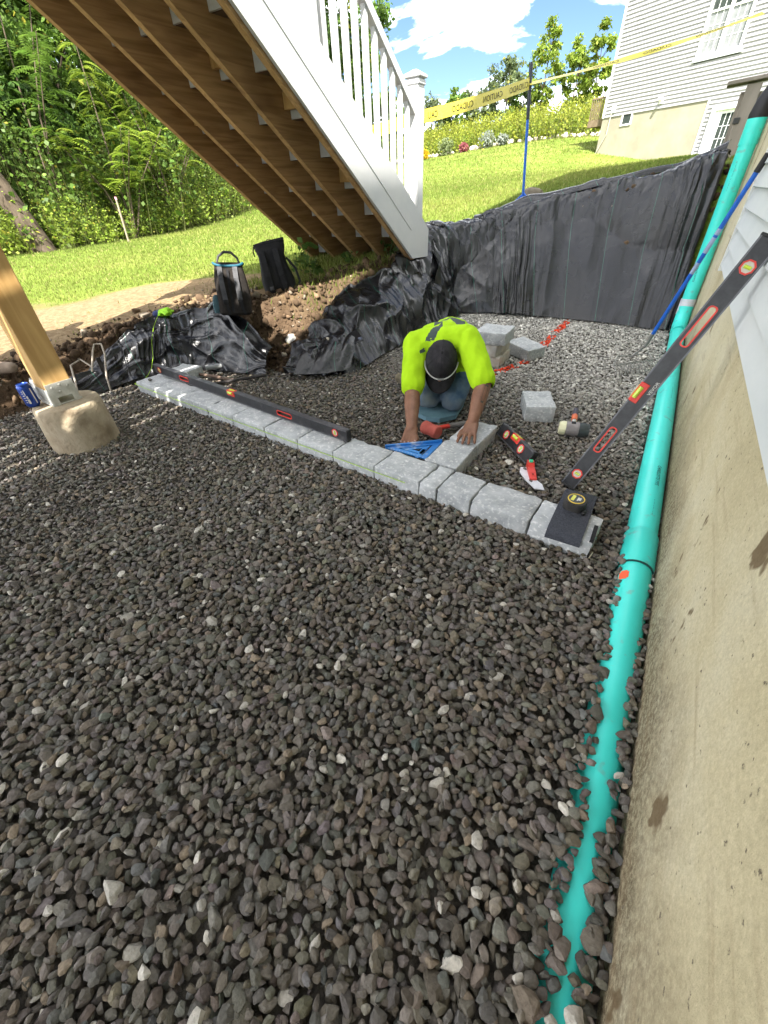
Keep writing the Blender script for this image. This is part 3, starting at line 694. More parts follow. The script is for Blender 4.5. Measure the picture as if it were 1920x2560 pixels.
def riser_print(body, size, z0, ang):
    v, f = text_geo(body, size); r = PIPE_R + .0016; v2 = []
    for a, b, c in v:
        zz = z0 - a; cx = float(np.interp(zz, [.2, .5, .95, 1.4], [.205, .204, .202, .2])); cy = float(np.interp(zz, [.2, .5, .95, 1.4], [4.718, 4.735, 4.75, 4.765])); th = ang + b / r
        v2.append((cx + math.sin(th) * r, cy - math.cos(th) * r, zz))
    MB().add(v2, f).obj('printed_marking', INK, pp_, off=po)
riser_print('CHARLOTTE', .020, .52, -.55); riser_print('-- --- - -- ---- -- - --- -- --', .018, 1.18, -.55)
mk = MB(); 
for i in range(7):
    for j in range(6):
        if (i in (0, 6)) and (j in (0, 5)): continue
        y = 1.205 + i * .006; th = -1.05 + j * .10; r = PIPE_R + .0012
        P = lambda yy, t: (PIPE_X + math.sin(t) * r, yy, float(pipe_z(yy)) + math.cos(t) * r)
        mk.add([P(y, th), P(y + .006, th), P(y + .006, th + .10), P(y, th + .10)], [(0, 1, 2, 3)])
mk.obj('spray_mark', plain('orange_spray', (.85, .13, .05), .8), pp_, off=po)
# ================================================================== neighbour's house
def kz(z): return CAM_H + (z - CAM_H) * K
NU = Vector((.891, -.455, 0)).normalized(); NN = Vector((NU.y, -NU.x, 0))
NB0 = Vector((-2.92 * K, 16.75 * K, 0))
NM = Matrix.Translation(NB0) @ Matrix((NU, -NN, Vector((0, 0, 1)))).transposed().to_4x4()      # local x along wall, y into the house, z up
nb = thing_m('neighbour_house', 'white lap-sided house on a pale concrete foundation across the lawn', 'house', NM)
NSID = noise_mat('bright_vinyl_siding', (.31, .30, .31), (.35, .34, .35), 1.5, .5, .05, 40, .35, rand=.02)
NCON = noise_mat('pale_foundation', (.24, .22, .165), (.30, .28, .215), 1.2, .9, .2, 20, .15, c3=(.40, .28, .13), s3=.45, p3=(.56, .75))
GLASS_D = noise_mat('window_glass_dark', (.02, .024, .024), (.05, .06, .055), .8, .06, 0, 1, .8)
SCREEN = noise_mat('window_screen_grey', (.16, .17, .175), (.22, .225, .23), 6, .6, .0, 1, .3)
zs = kz(2.56); zlow = .9; WLEN = 13.0; UD = 2.79 * K
MB().box((UD / 2, .15, (zlow + zs - .002) / 2), (UD, .30, zs - .002 - zlow)).obj('foundation', NCON, nb)
MB().box((.15, 4.3, (zlow + zs - .002) / 2), (.30, 8.0, zs - .002 - zlow)).obj('foundation', NCON, nb)
LAP = .131
WU0, WU1, WZ0, WZ1 = 2.18 * K, 3.13 * K, kz(3.31), kz(4.72)          # twin window opening
DU0, DU1, DZ1 = 2.97 * K, 3.72 * K, kz(2.43)                          # walk-out door opening with trim
NTOP = 8.6
def lap_board(u0, u1, z, nm='siding_board'):
    MB().add([(u0, -.034, z), (u1, -.034, z), (u1, -.032, z + LAP * .50), (u0, -.032, z + LAP * .50), (u0, -.003, z + LAP * .60), (u1, -.003, z + LAP * .60), (u0, -.002, z + LAP), (u1, -.002, z + LAP), (u0, .05, z), (u1, .05, z), (u0, .05, z + LAP), (u1, .05, z + LAP)],
             [(0, 1, 2, 3), (3, 2, 5, 4), (4, 5, 7, 6), (8, 9, 1, 0), (6, 7, 11, 10), (0, 3, 4, 6, 10, 8), (1, 9, 11, 7, 5, 2), (8, 10, 11, 9)]).obj(nm, NSID, nb)
z = zs
while z < NTOP:
    if z + LAP > WZ0 - .02 and z < WZ1 + .02:
        lap_board(.07, WU0 - .02, z); lap_board(WU1 + .02, WLEN, z)
    else: lap_board(.07, WLEN, z)
    z += LAP
z = zs - LAP
while z > 1.2:                                                        # siding runs down beside the walk-out door
    if z + LAP > DZ1:
        lap_board(UD + .06, WLEN, z)
    else:
        lap_board(UD + .06, DU0 - .01, z); lap_board(DU1 + .01, WLEN, z)
    z -= LAP
MB().box((WLEN / 2, .24, 5.0), (WLEN, .30, 7.3)).obj('wall_core', NSID, nb)
MB().box((.22, 5.0, zs + 2.6), (.42, 9.5, 5.2)).obj('side_wall', NSID, nb)
MB().box((.02, -.008, (zs + NTOP) / 2), (.10, .06, NTOP - zs)).obj('corner_trim', TRIM, nb)
MB().box((UD + .03, -.012, (1.2 + zs) / 2), (.06, .045, zs - 1.2)).obj('corner_trim', TRIM, nb)
MB().prism([(-.4, NTOP - .15), (WLEN / 2, NTOP + 2.6), (WLEN + .4, NTOP - .15), (WLEN + .4, NTOP), (WLEN / 2, NTOP + 2.8), (-.4, NTOP)], -.4, 10, 'y').obj('roof', plain('roof_shingle', (.12, .115, .11), .9), nb)
def nwindow(u0, u1, z0, z1, cols, rows_top, rows_bot, double=True, glass=(GLASS_D, SCREEN)):
    f = MB(); tw = .085
    f.box((u0 + tw / 2, -.03, (z0 + z1) / 2), (tw, .09, z1 - z0)); f.box((u1 - tw / 2, -.03, (z0 + z1) / 2), (tw, .09, z1 - z0))
    f.box(((u0 + u1) / 2, -.03, z0 + tw / 2), (u1 - u0 - 2 * tw - .002, .09, tw)); f.box(((u0 + u1) / 2, -.03, z1 - tw / 2), (u1 - u0 - 2 * tw - .002, .09, tw))
    wn = f.obj('window_frame', TRIM, nb)
    iz0, iz1 = z0 + tw, z1 - tw; zm = (iz0 + iz1) / 2
    sashes = [(u0 + tw, (u0 + u1) / 2 - .05), ((u0 + u1) / 2 + .05, u1 - tw)] if double else [(u0 + tw, u1 - tw)]
    if double: MB().box(((u0 + u1) / 2, -.028, (iz0 + iz1) / 2), (.10, .085, iz1 - iz0)).obj('mullion', TRIM, wn)
    for a, b in sashes:
        for q, (sa, sb, rows, gl, yo) in enumerate(((iz0, zm, rows_bot, glass[1], .0), (zm, iz1, rows_top, glass[0], -.006))):
            MB().box(((a + b) / 2, .012 + yo, (sa + sb) / 2), (b - a, .006, sb - sa)).obj('pane', gl, wn)
            for c in range(1, cols): MB().box((a + (b - a) * c / cols, .006 + yo, (sa + sb) / 2), (.018, .008, sb - sa)).obj('muntin', TRIM, wn)
            for c in range(1, rows): MB().box(((a + b) / 2, .004 + yo, sa + (sb - sa) * c / rows), (b - a, .008, .018)).obj('muntin', TRIM, wn)
        MB().box(((a + b) / 2, -.008, zm), (b - a, .03, .06)).obj('meeting_rail', TRIM, wn)
nwindow(WU0, WU1, WZ0, WZ1, 3, 3, 3)
MB().box(((WU0 + WU1) / 2, -.05, WZ0 - .055), (WU1 - WU0 + .16, .05, .09)).obj('window_sill', plain('grey_sill', (.42, .45, .45), .6), nb)
bu0, bu1, bz0, bz1 = .60 * K, .91 * K, kz(2.335), kz(2.555)
f = MB(); f.box(((bu0 + bu1) / 2, -.012, bz0 + .03), (bu1 - bu0, .05, .06)); f.box((bu0 + .03, -.012, (bz0 + bz1) / 2 + .03), (.06, .05, bz1 - bz0 - .06)); f.box((bu1 - .03, -.012, (bz0 + bz1) / 2 + .03), (.06, .05, bz1 - bz0 - .06))
bw = f.obj('basement_window', TRIM, nb); MB().box(((bu0 + bu1) / 2, -.004, (bz0 + bz1) / 2 + .03), (bu1 - bu0 - .12, .006, bz1 - bz0 - .06)).obj('pane', GLASS_D, bw)
dr = MB(); dzb = kz(1.45)
dr.box((DU0 + .07, -.04, (dzb + DZ1) / 2), (.14, .12, DZ1 - dzb)); dr.box((DU1 - .07, -.04, (dzb + DZ1) / 2), (.14, .12, DZ1 - dzb)); dr.box(((DU0 + DU1) / 2, -.04, DZ1 - .07), (DU1 - DU0 - .284, .12, .14))
dt = dr.obj('door_trim', TRIM, nb)
door = MB().box(((DU0 + DU1) / 2, .03, (dzb + DZ1 - .14) / 2), (DU1 - DU0 - .284, .05, DZ1 - .14 - dzb)).obj('door', TRIM, nb)
gu0, gu1, gz0, gz1 = 3.20 * K, 3.49 * K, kz(1.63), kz(2.28)
MB().box(((gu0 + gu1) / 2, .0, (gz0 + gz1) / 2), (gu1 - gu0, .006, gz1 - gz0)).obj('door_glass', GLASS_D, door)
for c in (1, 2): MB().box((gu0 + (gu1 - gu0) * c / 3, -.006, (gz0 + gz1) / 2), (.018, .008, gz1 - gz0)).obj('muntin', TRIM, door)
for c in (1, 2): MB().box(((gu0 + gu1) / 2, -.008, gz0 + (gz1 - gz0) * c / 3), (gu1 - gu0, .008, .018)).obj('muntin', TRIM, door)
lt = MB(); lt.box((1.62 * K, -.05, kz(2.70)), (.16, .06, .20), bev=.01); lt.box((1.62 * K, -.16, kz(2.73)), (.10, .18, .10), bev=.02)
lt.obj('wall_vent', TRIM, nb)
MB().box((.30 * K, -.045, kz(2.70)), (.20, .05, .24), bev=.01).obj('meter_box', TRIM, nb)
MB().tube([(.26 * K, -.05, kz(2.64)), (.24 * K, -.05, kz(2.2)), (.02, -.06, kz(1.80))], .022, 8).obj('conduit', plain('conduit_grey', (.40, .38, .30), .6), nb)
# doorstep on the ground before the door
tag(MB().box((3.2 * K, -.75, kz(1.475)), (1.9, .9, .13), NM, bev=.01).obj('doorstep', plain('dark_grey_composite', (.10, .115, .12), .7)), 'dark grey doorstep on the grass before the glazed door', 'step')
# small side deck with balusters seen past the corner
sd_ = thing_m('side_deck', 'small brown slatted deck at the corner of the white house', 'deck', NM)
BRN = noise_mat('brown_stained_wood', (.13, .095, .06), (.20, .15, .10), 5, .85, .2, 40, .15)
MB().box((-.55, 1.9, kz(2.50)), (1.05, 3.2, .26)).obj('floor', BRN, sd_)
MB().box((-.35, .9, (zlow + kz(2.40)) / 2), (.30, .30, kz(2.40) - zlow)).obj('post', BRN, sd_)
MB().box((-.55, .33, kz(3.02)), (1.05, .09, .06)).obj('rail', BRN, sd_)
for i in range(9): MB().box((-1.03 + i * .12, .33, kz(2.80)), (.045, .045, .80)).obj('baluster', BRN, sd_)

# ================================================================== vegetation
LEAF = vcol_mat('leaf', .55, .3, transl=.42, grain=.1, gscale=3)
BARK = noise_mat('bark', (.055, .042, .030), (.11, .085, .062), 9, .95, .6, 30, .1, stretch=(1, 1, .25))
PALS = {'dark': ((.026, .058, .012), (.070, .125, .024)), 'mid': ((.055, .110, .016), (.125, .200, .032)), 'bright': ((.115, .185, .018), (.215, .275, .040)),
        'lime': ((.125, .195, .018), (.230, .290, .040)), 'yellow': ((.170, .215, .018), (.290, .310, .040)), 'grey': ((.070, .105, .040), (.150, .185, .080))}
def leaf_quads(P, size, rng, pal, droop=.2, jit=.35, hrange=None):
    """one bent rhombus per leaf at points P"""
    n = len(P); a = rng.uniform(0, 6.283, n); el = rng.normal(-droop, .55, n)
    d = np.stack([np.cos(a) * np.cos(el), np.sin(a) * np.cos(el), np.sin(el)], 1)
    r = rng.normal(size=(n, 3)); r[:, 2] += .8; s = np.cross(d, r); s /= np.linalg.norm(s, axis=1)[:, None] + 1e-9
    L_ = (size * rng.uniform(.6, 1.4, n))[:, None]; W_ = L_ * .36
    V = np.stack([P, P + d * L_ * .45 + s * W_, P + d * L_ - np.array([0, 0, .15]) * L_, P + d * L_ * .45 - s * W_], 1)
    c0, c1 = np.array(pal[0]), np.array(pal[1]); t = rng.random((n, 1))
    C = (c0 * (1 - t) + c1 * t) * np.exp(rng.normal(0, jit * .4, (n, 1)))
    yel = rng.random(n) < .02; C[yel] = np.array([.26, .24, .03])
    return V.reshape(-1, 3), np.arange(4 * n).reshape(n, 4), np.repeat(C, 4, 0)
def tree(name, label, base, h, rad, nleaf, lsize, pal, seed, cz=.58, ch=.5, nclump=46, trunk=.10, lean=(0, 0), group=None, cat='tree', columnar=False, trunk_vis=True):
    rng = np.random.default_rng(seed); bx, by = base; bz = float(terr(bx, by))
    t = thing(name, label, cat, (bx, by, bz), group=group)
    d = rng.normal(size=(nclump, 3)); d /= np.linalg.norm(d, axis=1)[:, None]; rr = rng.uniform(.25, 1.0, nclump) ** .55
    C = d * rr[:, None] * np.array([rad, rad, h * ch]) + np.array([lean[0], lean[1], h * cz])
    if columnar:
        zf = np.clip((C[:, 2] - h * (cz - ch)) / (2 * h * ch), 0, 1); sc = np.sin(np.pi * np.clip(zf * .82 + .12, 0, 1)) ** .8
        C[:, :2] = C[:, :2] * sc[:, None]
    C[:, 2] = np.maximum(C[:, 2], .25)
    cs = rad * rng.uniform(.16, .34, nclump)
    ci = rng.integers(0, nclump, nleaf); off = rng.normal(size=(nleaf, 3)); off /= np.linalg.norm(off, axis=1)[:, None]
    off *= (rng.random(nleaf) ** .45 * cs[ci])[:, None]; off[:, 2] *= .7
    P = C[ci] + off; P[:, 2] = np.maximum(P[:, 2], .05)
    V, F_, cc = leaf_quads(P, np.full(nleaf, lsize), rng, PALS[pal])
    tone = np.exp(rng.normal(0, .16, nclump))[ci]; cc = cc * np.repeat(tone, 4)[:, None]
    np_mesh('crown', V, F_, LEAF, cc, parent=t)
    mb = MB(); top = Vector((lean[0] * .9, lean[1] * .9, h * (cz + ch * .55)))
    pts = [Vector((0, 0, -.15))] + [Vector((top.x * q + .05 * math.sin(q * 7 + seed), top.y * q + .05 * math.cos(q * 5 + seed), top.z * q)) for q in (.12, .3, .5, .75, 1.0)]
    mb.tube(pts, [trunk * 1.3, trunk, trunk * .85, trunk * .65, trunk * .4, trunk * .15], 8)
    for i in range(min(14, nclump)):
        e = Vector(C[i]); q = max(.15, min(.85, (e.z / top.z) - .18)); s0 = Vector((top.x * q, top.y * q, top.z * q))
        mb.tube([s0, (s0 + e) / 2 + Vector((0, 0, .06 * h * .3)), e], [trunk * .35, trunk * .22, trunk * .08], 5)
    mb.obj('trunk', BARK, t, smooth=True)
    return t
def pol(azd, r): a = math.radians(azd); return (r * math.sin(a), r * math.cos(a))
G1 = 'trees of the wood edge beyond the lawn'
# wood edge on the left: big dark trees behind, lighter ones in front
wood = [(-74, 20, 11, 3.6, 'dark', 'tall dark leafy tree at the outer end of the wood edge'), (-68, 22, 12, 3.6, 'dark', 'tall dark tree behind the leaning bare trunk'), (-62, 22.5, 12.5, 3.5, 'dark', 'tall dark tree behind the feathery sumac'),
        (-57, 24, 12, 3.4, 'mid', 'tall mid-green tree behind the bright sumac'), (-52, 26, 12, 3.6, 'dark', 'dark tree rising behind the timber stair'), (-46.5, 29, 12.5, 3.8, 'mid', 'mid-green tree rising beside the stair underside'),
        (-41, 33, 13, 4, 'dark', 'dark tree behind the white stair balusters'), (-35.5, 36, 12.5, 3.8, 'mid', 'mid-green tree behind the top of the white railing')]
for i, (az, r, h, rd, pal, lb) in enumerate(wood):
    tree('broadleaf_tree', lb, pol(az, r), h, rd, 19000, .22, pal, 100 + i, cz=.50, ch=.52, nclump=110, trunk=.20, group=G1)
front = [(-71, 17, 5.0, 2.0, 'mid', 'mid-green small tree with ivy skirts in front of the wood'), (-66, 18.3, 6.2, 2.0, 'dark', 'ivy-dark small tree beside the bare leaning trunk'),
         (-60.5, 18.8, 5.6, 2.0, 'mid', 'small full-leaved tree before the dark wood'), (-55.5, 20.5, 4.6, 1.9, 'mid', 'rounded small tree between the sumacs'), (-50.5, 22, 4.6, 1.9, 'dark', 'low dark tree half hidden by the stair stringers')]
for i, (az, r, h, rd, pal, lb) in enumerate(front):
    tree('small_tree', lb, pol(az, r), h, rd, 17000, .135, pal, 130 + i, cz=.47, ch=.5, nclump=64, trunk=.09, group='small trees before the wood')
# bare leaning trunk at the left
bt = thing('leaning_trunk', 'bare brown leaning tree trunk at the shaded wood edge', 'tree trunk', (*pol(-66.6, 14.0), float(terr(*pol(-66.6, 14.0)))))
MB().tube([(0, 0, -.2), (-.35, -.2, 1.2), (-.85, -.5, 2.8), (-1.3, -.8, 4.6), (-1.6, -1.0, 6.5)], [.26, .21, .19, .16, .10], 12).obj('trunk', BARK, bt, smooth=True)
# feathery sumac with long pinnate fronds
def sumac(label, base, h, nf, seed, pal):
    rng = np.random.default_rng(seed); bx, by = base; bz = float(terr(bx, by)); t = thing('sumac_tree', label, 'tree', (bx, by, bz), group='feathery sumacs at the wood edge')
    Vs, Fs, Cs = [], [], []; nb_ = 0; mb = MB(); c0, c1 = np.array(PALS[pal][0]), np.array(PALS[pal][1])
    for s_ in range(6):
        a = rng.uniform(0, 6.28); tip = Vector((math.cos(a) * h * rng.uniform(.1, .42), math.sin(a) * h * rng.uniform(.1, .42), h * rng.uniform(.5, 1.0)))
        mid = Vector((tip.x * .35, tip.y * .35, tip.z * .5)); mb.tube([(0, 0, -.1), mid, tip], [.03, .02, .008], 6)
        for k in range(nf):
            q = rng.uniform(.35, 1.0); o = Vector(mid).lerp(tip, (q - .35) / .65); aa = rng.uniform(0, 6.28); L_ = rng.uniform(.55, 1.0) * .18 * h * .9
            d = np.array([math.cos(aa), math.sin(aa), 0]); up0 = rng.uniform(.2, .9)
            tt = np.linspace(.12, 1, 12); cx = np.array(o)[None] + d[None] * (tt * L_)[:, None]; cx[:, 2] += L_ * (up0 * tt - .85 * tt ** 2)
            side = np.array([-d[1], d[0], 0]); colr = (c0 + (c1 - c0) * rng.random()) * math.exp(rng.normal(0, .18))
            for sg in (-1, 1):
                ll = L_ * .30 * np.sin(np.pi * (tt * .78 + .14)); ld = side * sg * .9 + d * .35 + np.array([0, 0, -.25])
                B = cx; Tp = cx + ld[None] * ll[:, None]; wv = d[None] * (ll * .16)[:, None]
                Q = np.stack([B, (B + Tp) / 2 + wv, Tp, (B + Tp) / 2 - wv], 1).reshape(-1, 3); m_ = len(tt)
                Vs.append(Q); Fs.append(np.arange(4 * m_).reshape(m_, 4) + nb_); nb_ += 4 * m_; Cs.append(np.repeat((colr * rng.uniform(.85, 1.15, (m_, 1))), 4, 0))
    np_mesh('crown', np.concatenate(Vs), np.concatenate(Fs), LEAF, np.concatenate(Cs), parent=t); mb.obj('trunk', BARK, t, smooth=True)
sumac('bright feathery sumac in front of the dark trees', pol(-58.5, 15.4), 4.0, 32, 301, 'lime')
sumac('tall feathery sumac above the bare leaning trunk', pol(-64.5, 15.8), 5.6, 30, 302, 'mid')
sumac('shorter sumac reaching toward the stair', pol(-54, 17.5), 4.2, 28, 303, 'lime')
# weeds along the lawn edge and the meadow beyond the stones
def weeds(name, label, pts, hts, n, seed, pal, spread, lsize, nl=9):
    rng = np.random.default_rng(seed); P = np.array(pts); ts = rng.random(n); c = poly_interp(P, ts); hh = np.interp(ts, np.linspace(0, 1, len(hts)), hts)
    x = c[:, 0] + rng.normal(0, spread, n); y = c[:, 1] + rng.normal(0, spread, n)
    hh = hh * rng.uniform(.55, 1.25, n); z0 = terr(x, y); lx, ly = rng.normal(0, .16, n) * hh, rng.normal(0, .16, n) * hh
    t = np.tile(np.linspace(.15, 1.0, nl), n); i = np.repeat(np.arange(n), nl)
    Pn = np.stack([x[i] + lx[i] * t ** 1.5, y[i] + ly[i] * t ** 1.5, z0[i] + hh[i] * t], 1) + rng.normal(0, .03, (n * nl, 3))
    sz = lsize * (1.15 - .65 * t) * rng.uniform(.7, 1.3, n * nl)
    V, F_, cc = leaf_quads(Pn, sz, rng, PALS[pal], droop=-.35)
    tone = np.exp(rng.normal(0, .16, n))[i]; cc = cc * np.repeat(tone, 4)[:, None]
    # stems
    w_ = .006 * lsize / .1; s0 = np.stack([x - w_, y, z0], 1); s1 = np.stack([x + w_, y, z0], 1); s2 = np.stack([x + lx, y + ly, z0 + hh], 1)
    SV = np.stack([s0, s1, s2, s2 + np.array([.001, 0, 0])], 1).reshape(-1, 3); SF = np.arange(4 * n).reshape(n, 4) + len(V)
    sc = np.tile(np.array([[.13, .14, .05]]), (len(SV), 1))
    return tag(np_mesh(name, np.concatenate([V, SV]), np.concatenate([F_, SF]), LEAF, np.concatenate([cc, sc])), label, 'weeds', kind='stuff')
edge = [pol(-78, 14.4), pol(-70, 14.6), pol(-64, 15.2), pol(-58, 16.6), pol(-53, 18.3), pol(-48, 21.5), pol(-43, 26)]
weeds('tall_weeds', 'bright leafy weeds along the left lawn edge', edge, [.9, .9, .7, 1.2, 1.5, 1.3, 1.3], 7000, 41, 'lime', .55, .085)
weeds('undergrowth', 'dark undergrowth behind the weeds', [(p[0] * 1.10, p[1] * 1.10) for p in edge], [2.0, 2.2, 2.2, 2.6, 2.6, 2.3, 2.3], 6500, 42, 'mid', .9, .15)
# survey stake
stk = thing('survey_stake', 'grey wooden survey stake with pink top standing in the lawn edge', 'stake', (*pol(-59.3, 13.6), float(terr(*pol(-59.3, 13.6)))))
MB().box((0, 0, .42), (.04, .02, .95), Matrix.Rotation(math.radians(7), 4, 'Y')).obj('stake', plain('grey_lath', (.30, .24, .18), .9), stk)
MB().box((.105, 0, .86), (.045, .025, .06), Matrix.Rotation(math.radians(0), 4, 'Y')).obj('painted_tip', plain('pink_paint', (.65, .25, .35), .8), stk)

# stone border between lawn and meadow
BL = [(-30, 30.5), pol(-42, 36), pol(-33, 37), pol(-27.4, 38), pol(-20, 38.6), pol(-14, 38.8), pol(-10.3, 38.2), pol(-6, 37.5)]
BST = noise_mat('pale_field_stone', (.36, .30, .25), (.56, .49, .43), 6, .9, .3, 20, .15, rand=.22)
rngb = np.random.default_rng(77); shp, Tt = stone_shapes(2, 8, rngb, (.55, .85)); smesh = []
for i in range(8):
    o = np_mesh('border_stone', shp[i], Tt, BST, smooth=True); o.data.set_sharp_from_angle(angle=math.radians(35)); smesh.append(o.data); bpy.data.objects.remove(o)
pts_ = poly_interp([b for b in BL[2:]], np.linspace(0, 1, 118))
for i, (x, y) in enumerate(pts_):
    s = rngb.uniform(.13, .26); x += rngb.normal(0, .16); y += rngb.normal(0, .16)
    o = bpy.data.objects.new('border_stone', smesh[i % 8]); COL.objects.link(o); o.location = (x, y, float(terr(x, y)) + s * .25); o.scale = (s * 1.1, s, s); o.rotation_euler = (rngb.uniform(-.3, .3), rngb.uniform(-.3, .3), rngb.uniform(0, 6.3))
    tag(o, 'pale field stone in the low border between lawn and meadow', 'stone', 'stones of the lawn border')
mead = [pol(-40, 41), pol(-30, 42), pol(-22, 42), pol(-14, 42), pol(-7, 41.5)]
weeds('meadow', 'tall yellow-green goldenrod meadow beyond the stone border', mead, [1.0, 1.1, 1.35, 1.5, 1.6], 7500, 43, 'yellow', 1.6, .19)
weeds('meadow_front', 'bright meadow plants close behind the border stones', [(p[0] * .945, p[1] * .945) for p in mead], [.7, .7, .8, .95, 1.0], 2600, 44, 'bright', .55, .15)
# shrubs and poplars beyond the meadow
bk = [(-29.5, 47, 3.4, 1.7, 'mid', 'bushy mid-green tree behind the white newel post', 0), (-26.4, 47, 3.2, 1.6, 'grey', 'grey-green rounded willow shrub beyond the meadow', 0), (-23.8, 47, 3.7, 1.1, 'mid', 'thin upright mid-green sapling beyond the meadow', 1), (-21.6, 48, 3.9, 1.5, 'grey', 'grey-green tree behind the caution tape', 0),
      (-19.0, 48, 5.0, 1.7, 'grey', 'tall grey-green willow behind the blue pole', 0), (-15.7, 46, 6.3, 1.25, 'bright', 'tall narrow bright poplar between pole and white house', 1), (-12.9, 46, 5.2, 1.2, 'bright', 'bright poplar close to the white house corner', 1), (-11.2, 45, 5.8, 1.1, 'bright', 'bright poplar half hidden by the white house', 1),
      (-17.3, 47, 2.9, 1.4, 'mid', 'low green shrub at the foot of the tall poplar', 0), (-32.5, 45, 4.0, 1.8, 'mid', 'green tree showing through the white balusters', 0)]
for i, (az, r, h, rd, pal, lb, colm) in enumerate(bk):
    tree('poplar_tree' if (colm and pal == 'bright') else 'meadow_tree', lb, pol(az, r), h, rd, 3600, .20, pal, 160 + i, cz=.54, ch=.5, nclump=44 if not colm else 60, trunk=.08, columnar=bool(colm), group='trees beyond the meadow')
# garden plants by the border
for az, r, c0, c1, hh, lb in ((-27.0, 37.2, (.50, .34, .01), (.60, .45, .03), .55, 'yellow-flowering garden plant at the stone border'), (-22.9, 37.8, (.28, .07, .09), (.34, .12, .13), .5, 'red-flowering garden plant at the stone border'), (-20.6, 38.0, (.20, .23, .20), (.30, .33, .28), .9, 'silvery rounded garden plant at the stone border'), (-19.0, 38.2, (.20, .23, .20), (.30, .33, .28), .6, 'small silvery garden plant beside the rounded one'), (-24.8, 37.6, (.13, .17, .07), (.22, .26, .12), .9, 'pale upright garden plant at the stone border')):
    rg = np.random.default_rng(int(az * -10)); bx, by = pol(az, r); n_ = 500
    P = rg.normal(size=(n_, 3)); P /= np.linalg.norm(P, axis=1)[:, None]; P *= (rg.random(n_) ** .4)[:, None] * np.array([hh * .6, hh * .6, hh * .55]); P[:, 2] += hh * .5; P[:, 2] = np.maximum(P[:, 2], .02)
    V, F_, cc = leaf_quads(P, np.full(n_, .13), rg, (c0, c1)); o = np_mesh('garden_plant', V, F_, LEAF, cc); o.location = (bx, by, float(terr(bx, by)))
    tag(o, lb, 'plant')
# ================================================================== black landscape fabric on the banks
def fabric_mat():
    m, t, b = new_mat('woven_black_fabric'); n, l = t.nodes.new, t.links.new
    uv = n('ShaderNodeUVMap'); sp = n('ShaderNodeSeparateXYZ'); l(uv.outputs[0], sp.inputs[0])
    def stripe(src, pitch, w_):
        a = n('ShaderNodeMath'); a.operation = 'DIVIDE'; a.inputs[1].default_value = pitch; l(src, a.inputs[0])
        f = n('ShaderNodeMath'); f.operation = 'FRACT'; l(a.outputs[0], f.inputs[0])
        c = n('ShaderNodeMath'); c.operation = 'LESS_THAN'; c.inputs[1].default_value = w_ / pitch; l(f.outputs[0], c.inputs[0]); return c.outputs[0]
    g = stripe(sp.outputs['X'], .305, .0032)
    tcn = n('ShaderNodeTexCoord'); nz1 = n('ShaderNodeTexNoise'); nz1.inputs['Scale'].default_value = 5; nz1.inputs['Detail'].default_value = 6; l(tcn.outputs['Object'], nz1.inputs['Vector'])
    r = n('ShaderNodeValToRGB'); r.color_ramp.elements[0].color = (.005, .005, .006, 1); r.color_ramp.elements[1].color = (.012, .012, .014, 1); r.color_ramp.elements[0].position = .35; r.color_ramp.elements[1].position = .7; l(nz1.outputs['Fac'], r.inputs[0])
    dst = n('ShaderNodeTexNoise'); dst.inputs['Scale'].default_value = 2.2; dst.inputs['Detail'].default_value = 8; dst.inputs['Roughness'].default_value = .7; l(tcn.outputs['Object'], dst.inputs['Vector'])
    rd = n('ShaderNodeValToRGB'); rd.color_ramp.elements[0].position = .55; rd.color_ramp.elements[1].position = .85; rd.color_ramp.elements[1].color = (.30, .30, .30, 1); l(dst.outputs['Fac'], rd.inputs[0])
    md = n('ShaderNodeMixRGB'); l(rd.outputs[0], md.inputs[0]); l(r.outputs[0], md.inputs[1]); md.inputs[2].default_value = (.085, .080, .074, 1)
    mg = n('ShaderNodeMixRGB'); l(g, mg.inputs[0]); l(md.outputs[0], mg.inputs[1]); mg.inputs[2].default_value = (.035, .13, .09, 1)
    l(mg.outputs[0], b.inputs['Base Color'])
    rr = n('ShaderNodeMapRange'); rr.inputs[3].default_value = .17; rr.inputs[4].default_value = .36; l(nz1.outputs['Fac'], rr.inputs[0]); l(rr.outputs[0], b.inputs['Roughness'])
    b.inputs['Specular IOR Level'].default_value = .50
    wv = n('ShaderNodeTexWave'); wv.inputs['Scale'].default_value = 90; wv.bands_direction = 'X'; l(uv.outputs[0], wv.inputs['Vector'])
    nb2 = n('ShaderNodeTexNoise'); nb2.inputs['Scale'].default_value = 16; nb2.inputs['Detail'].default_value = 5; nb2.inputs['Distortion'].default_value = .8; l(tcn.outputs['Object'], nb2.inputs['Vector'])
    ma = n('ShaderNodeMath'); ma.operation = 'MULTIPLY_ADD'; ma.inputs[1].default_value = .06; l(wv.outputs['Fac'], ma.inputs[0]); l(nb2.outputs['Fac'], ma.inputs[2])
    bp = n('ShaderNodeBump'); bp.inputs['Strength'].default_value = .25; bp.inputs['Distance'].default_value = .012; l(ma.outputs[0], bp.inputs['Height']); l(bp.outputs[0], b.inputs['Normal'])
    return m
FAB = fabric_mat()
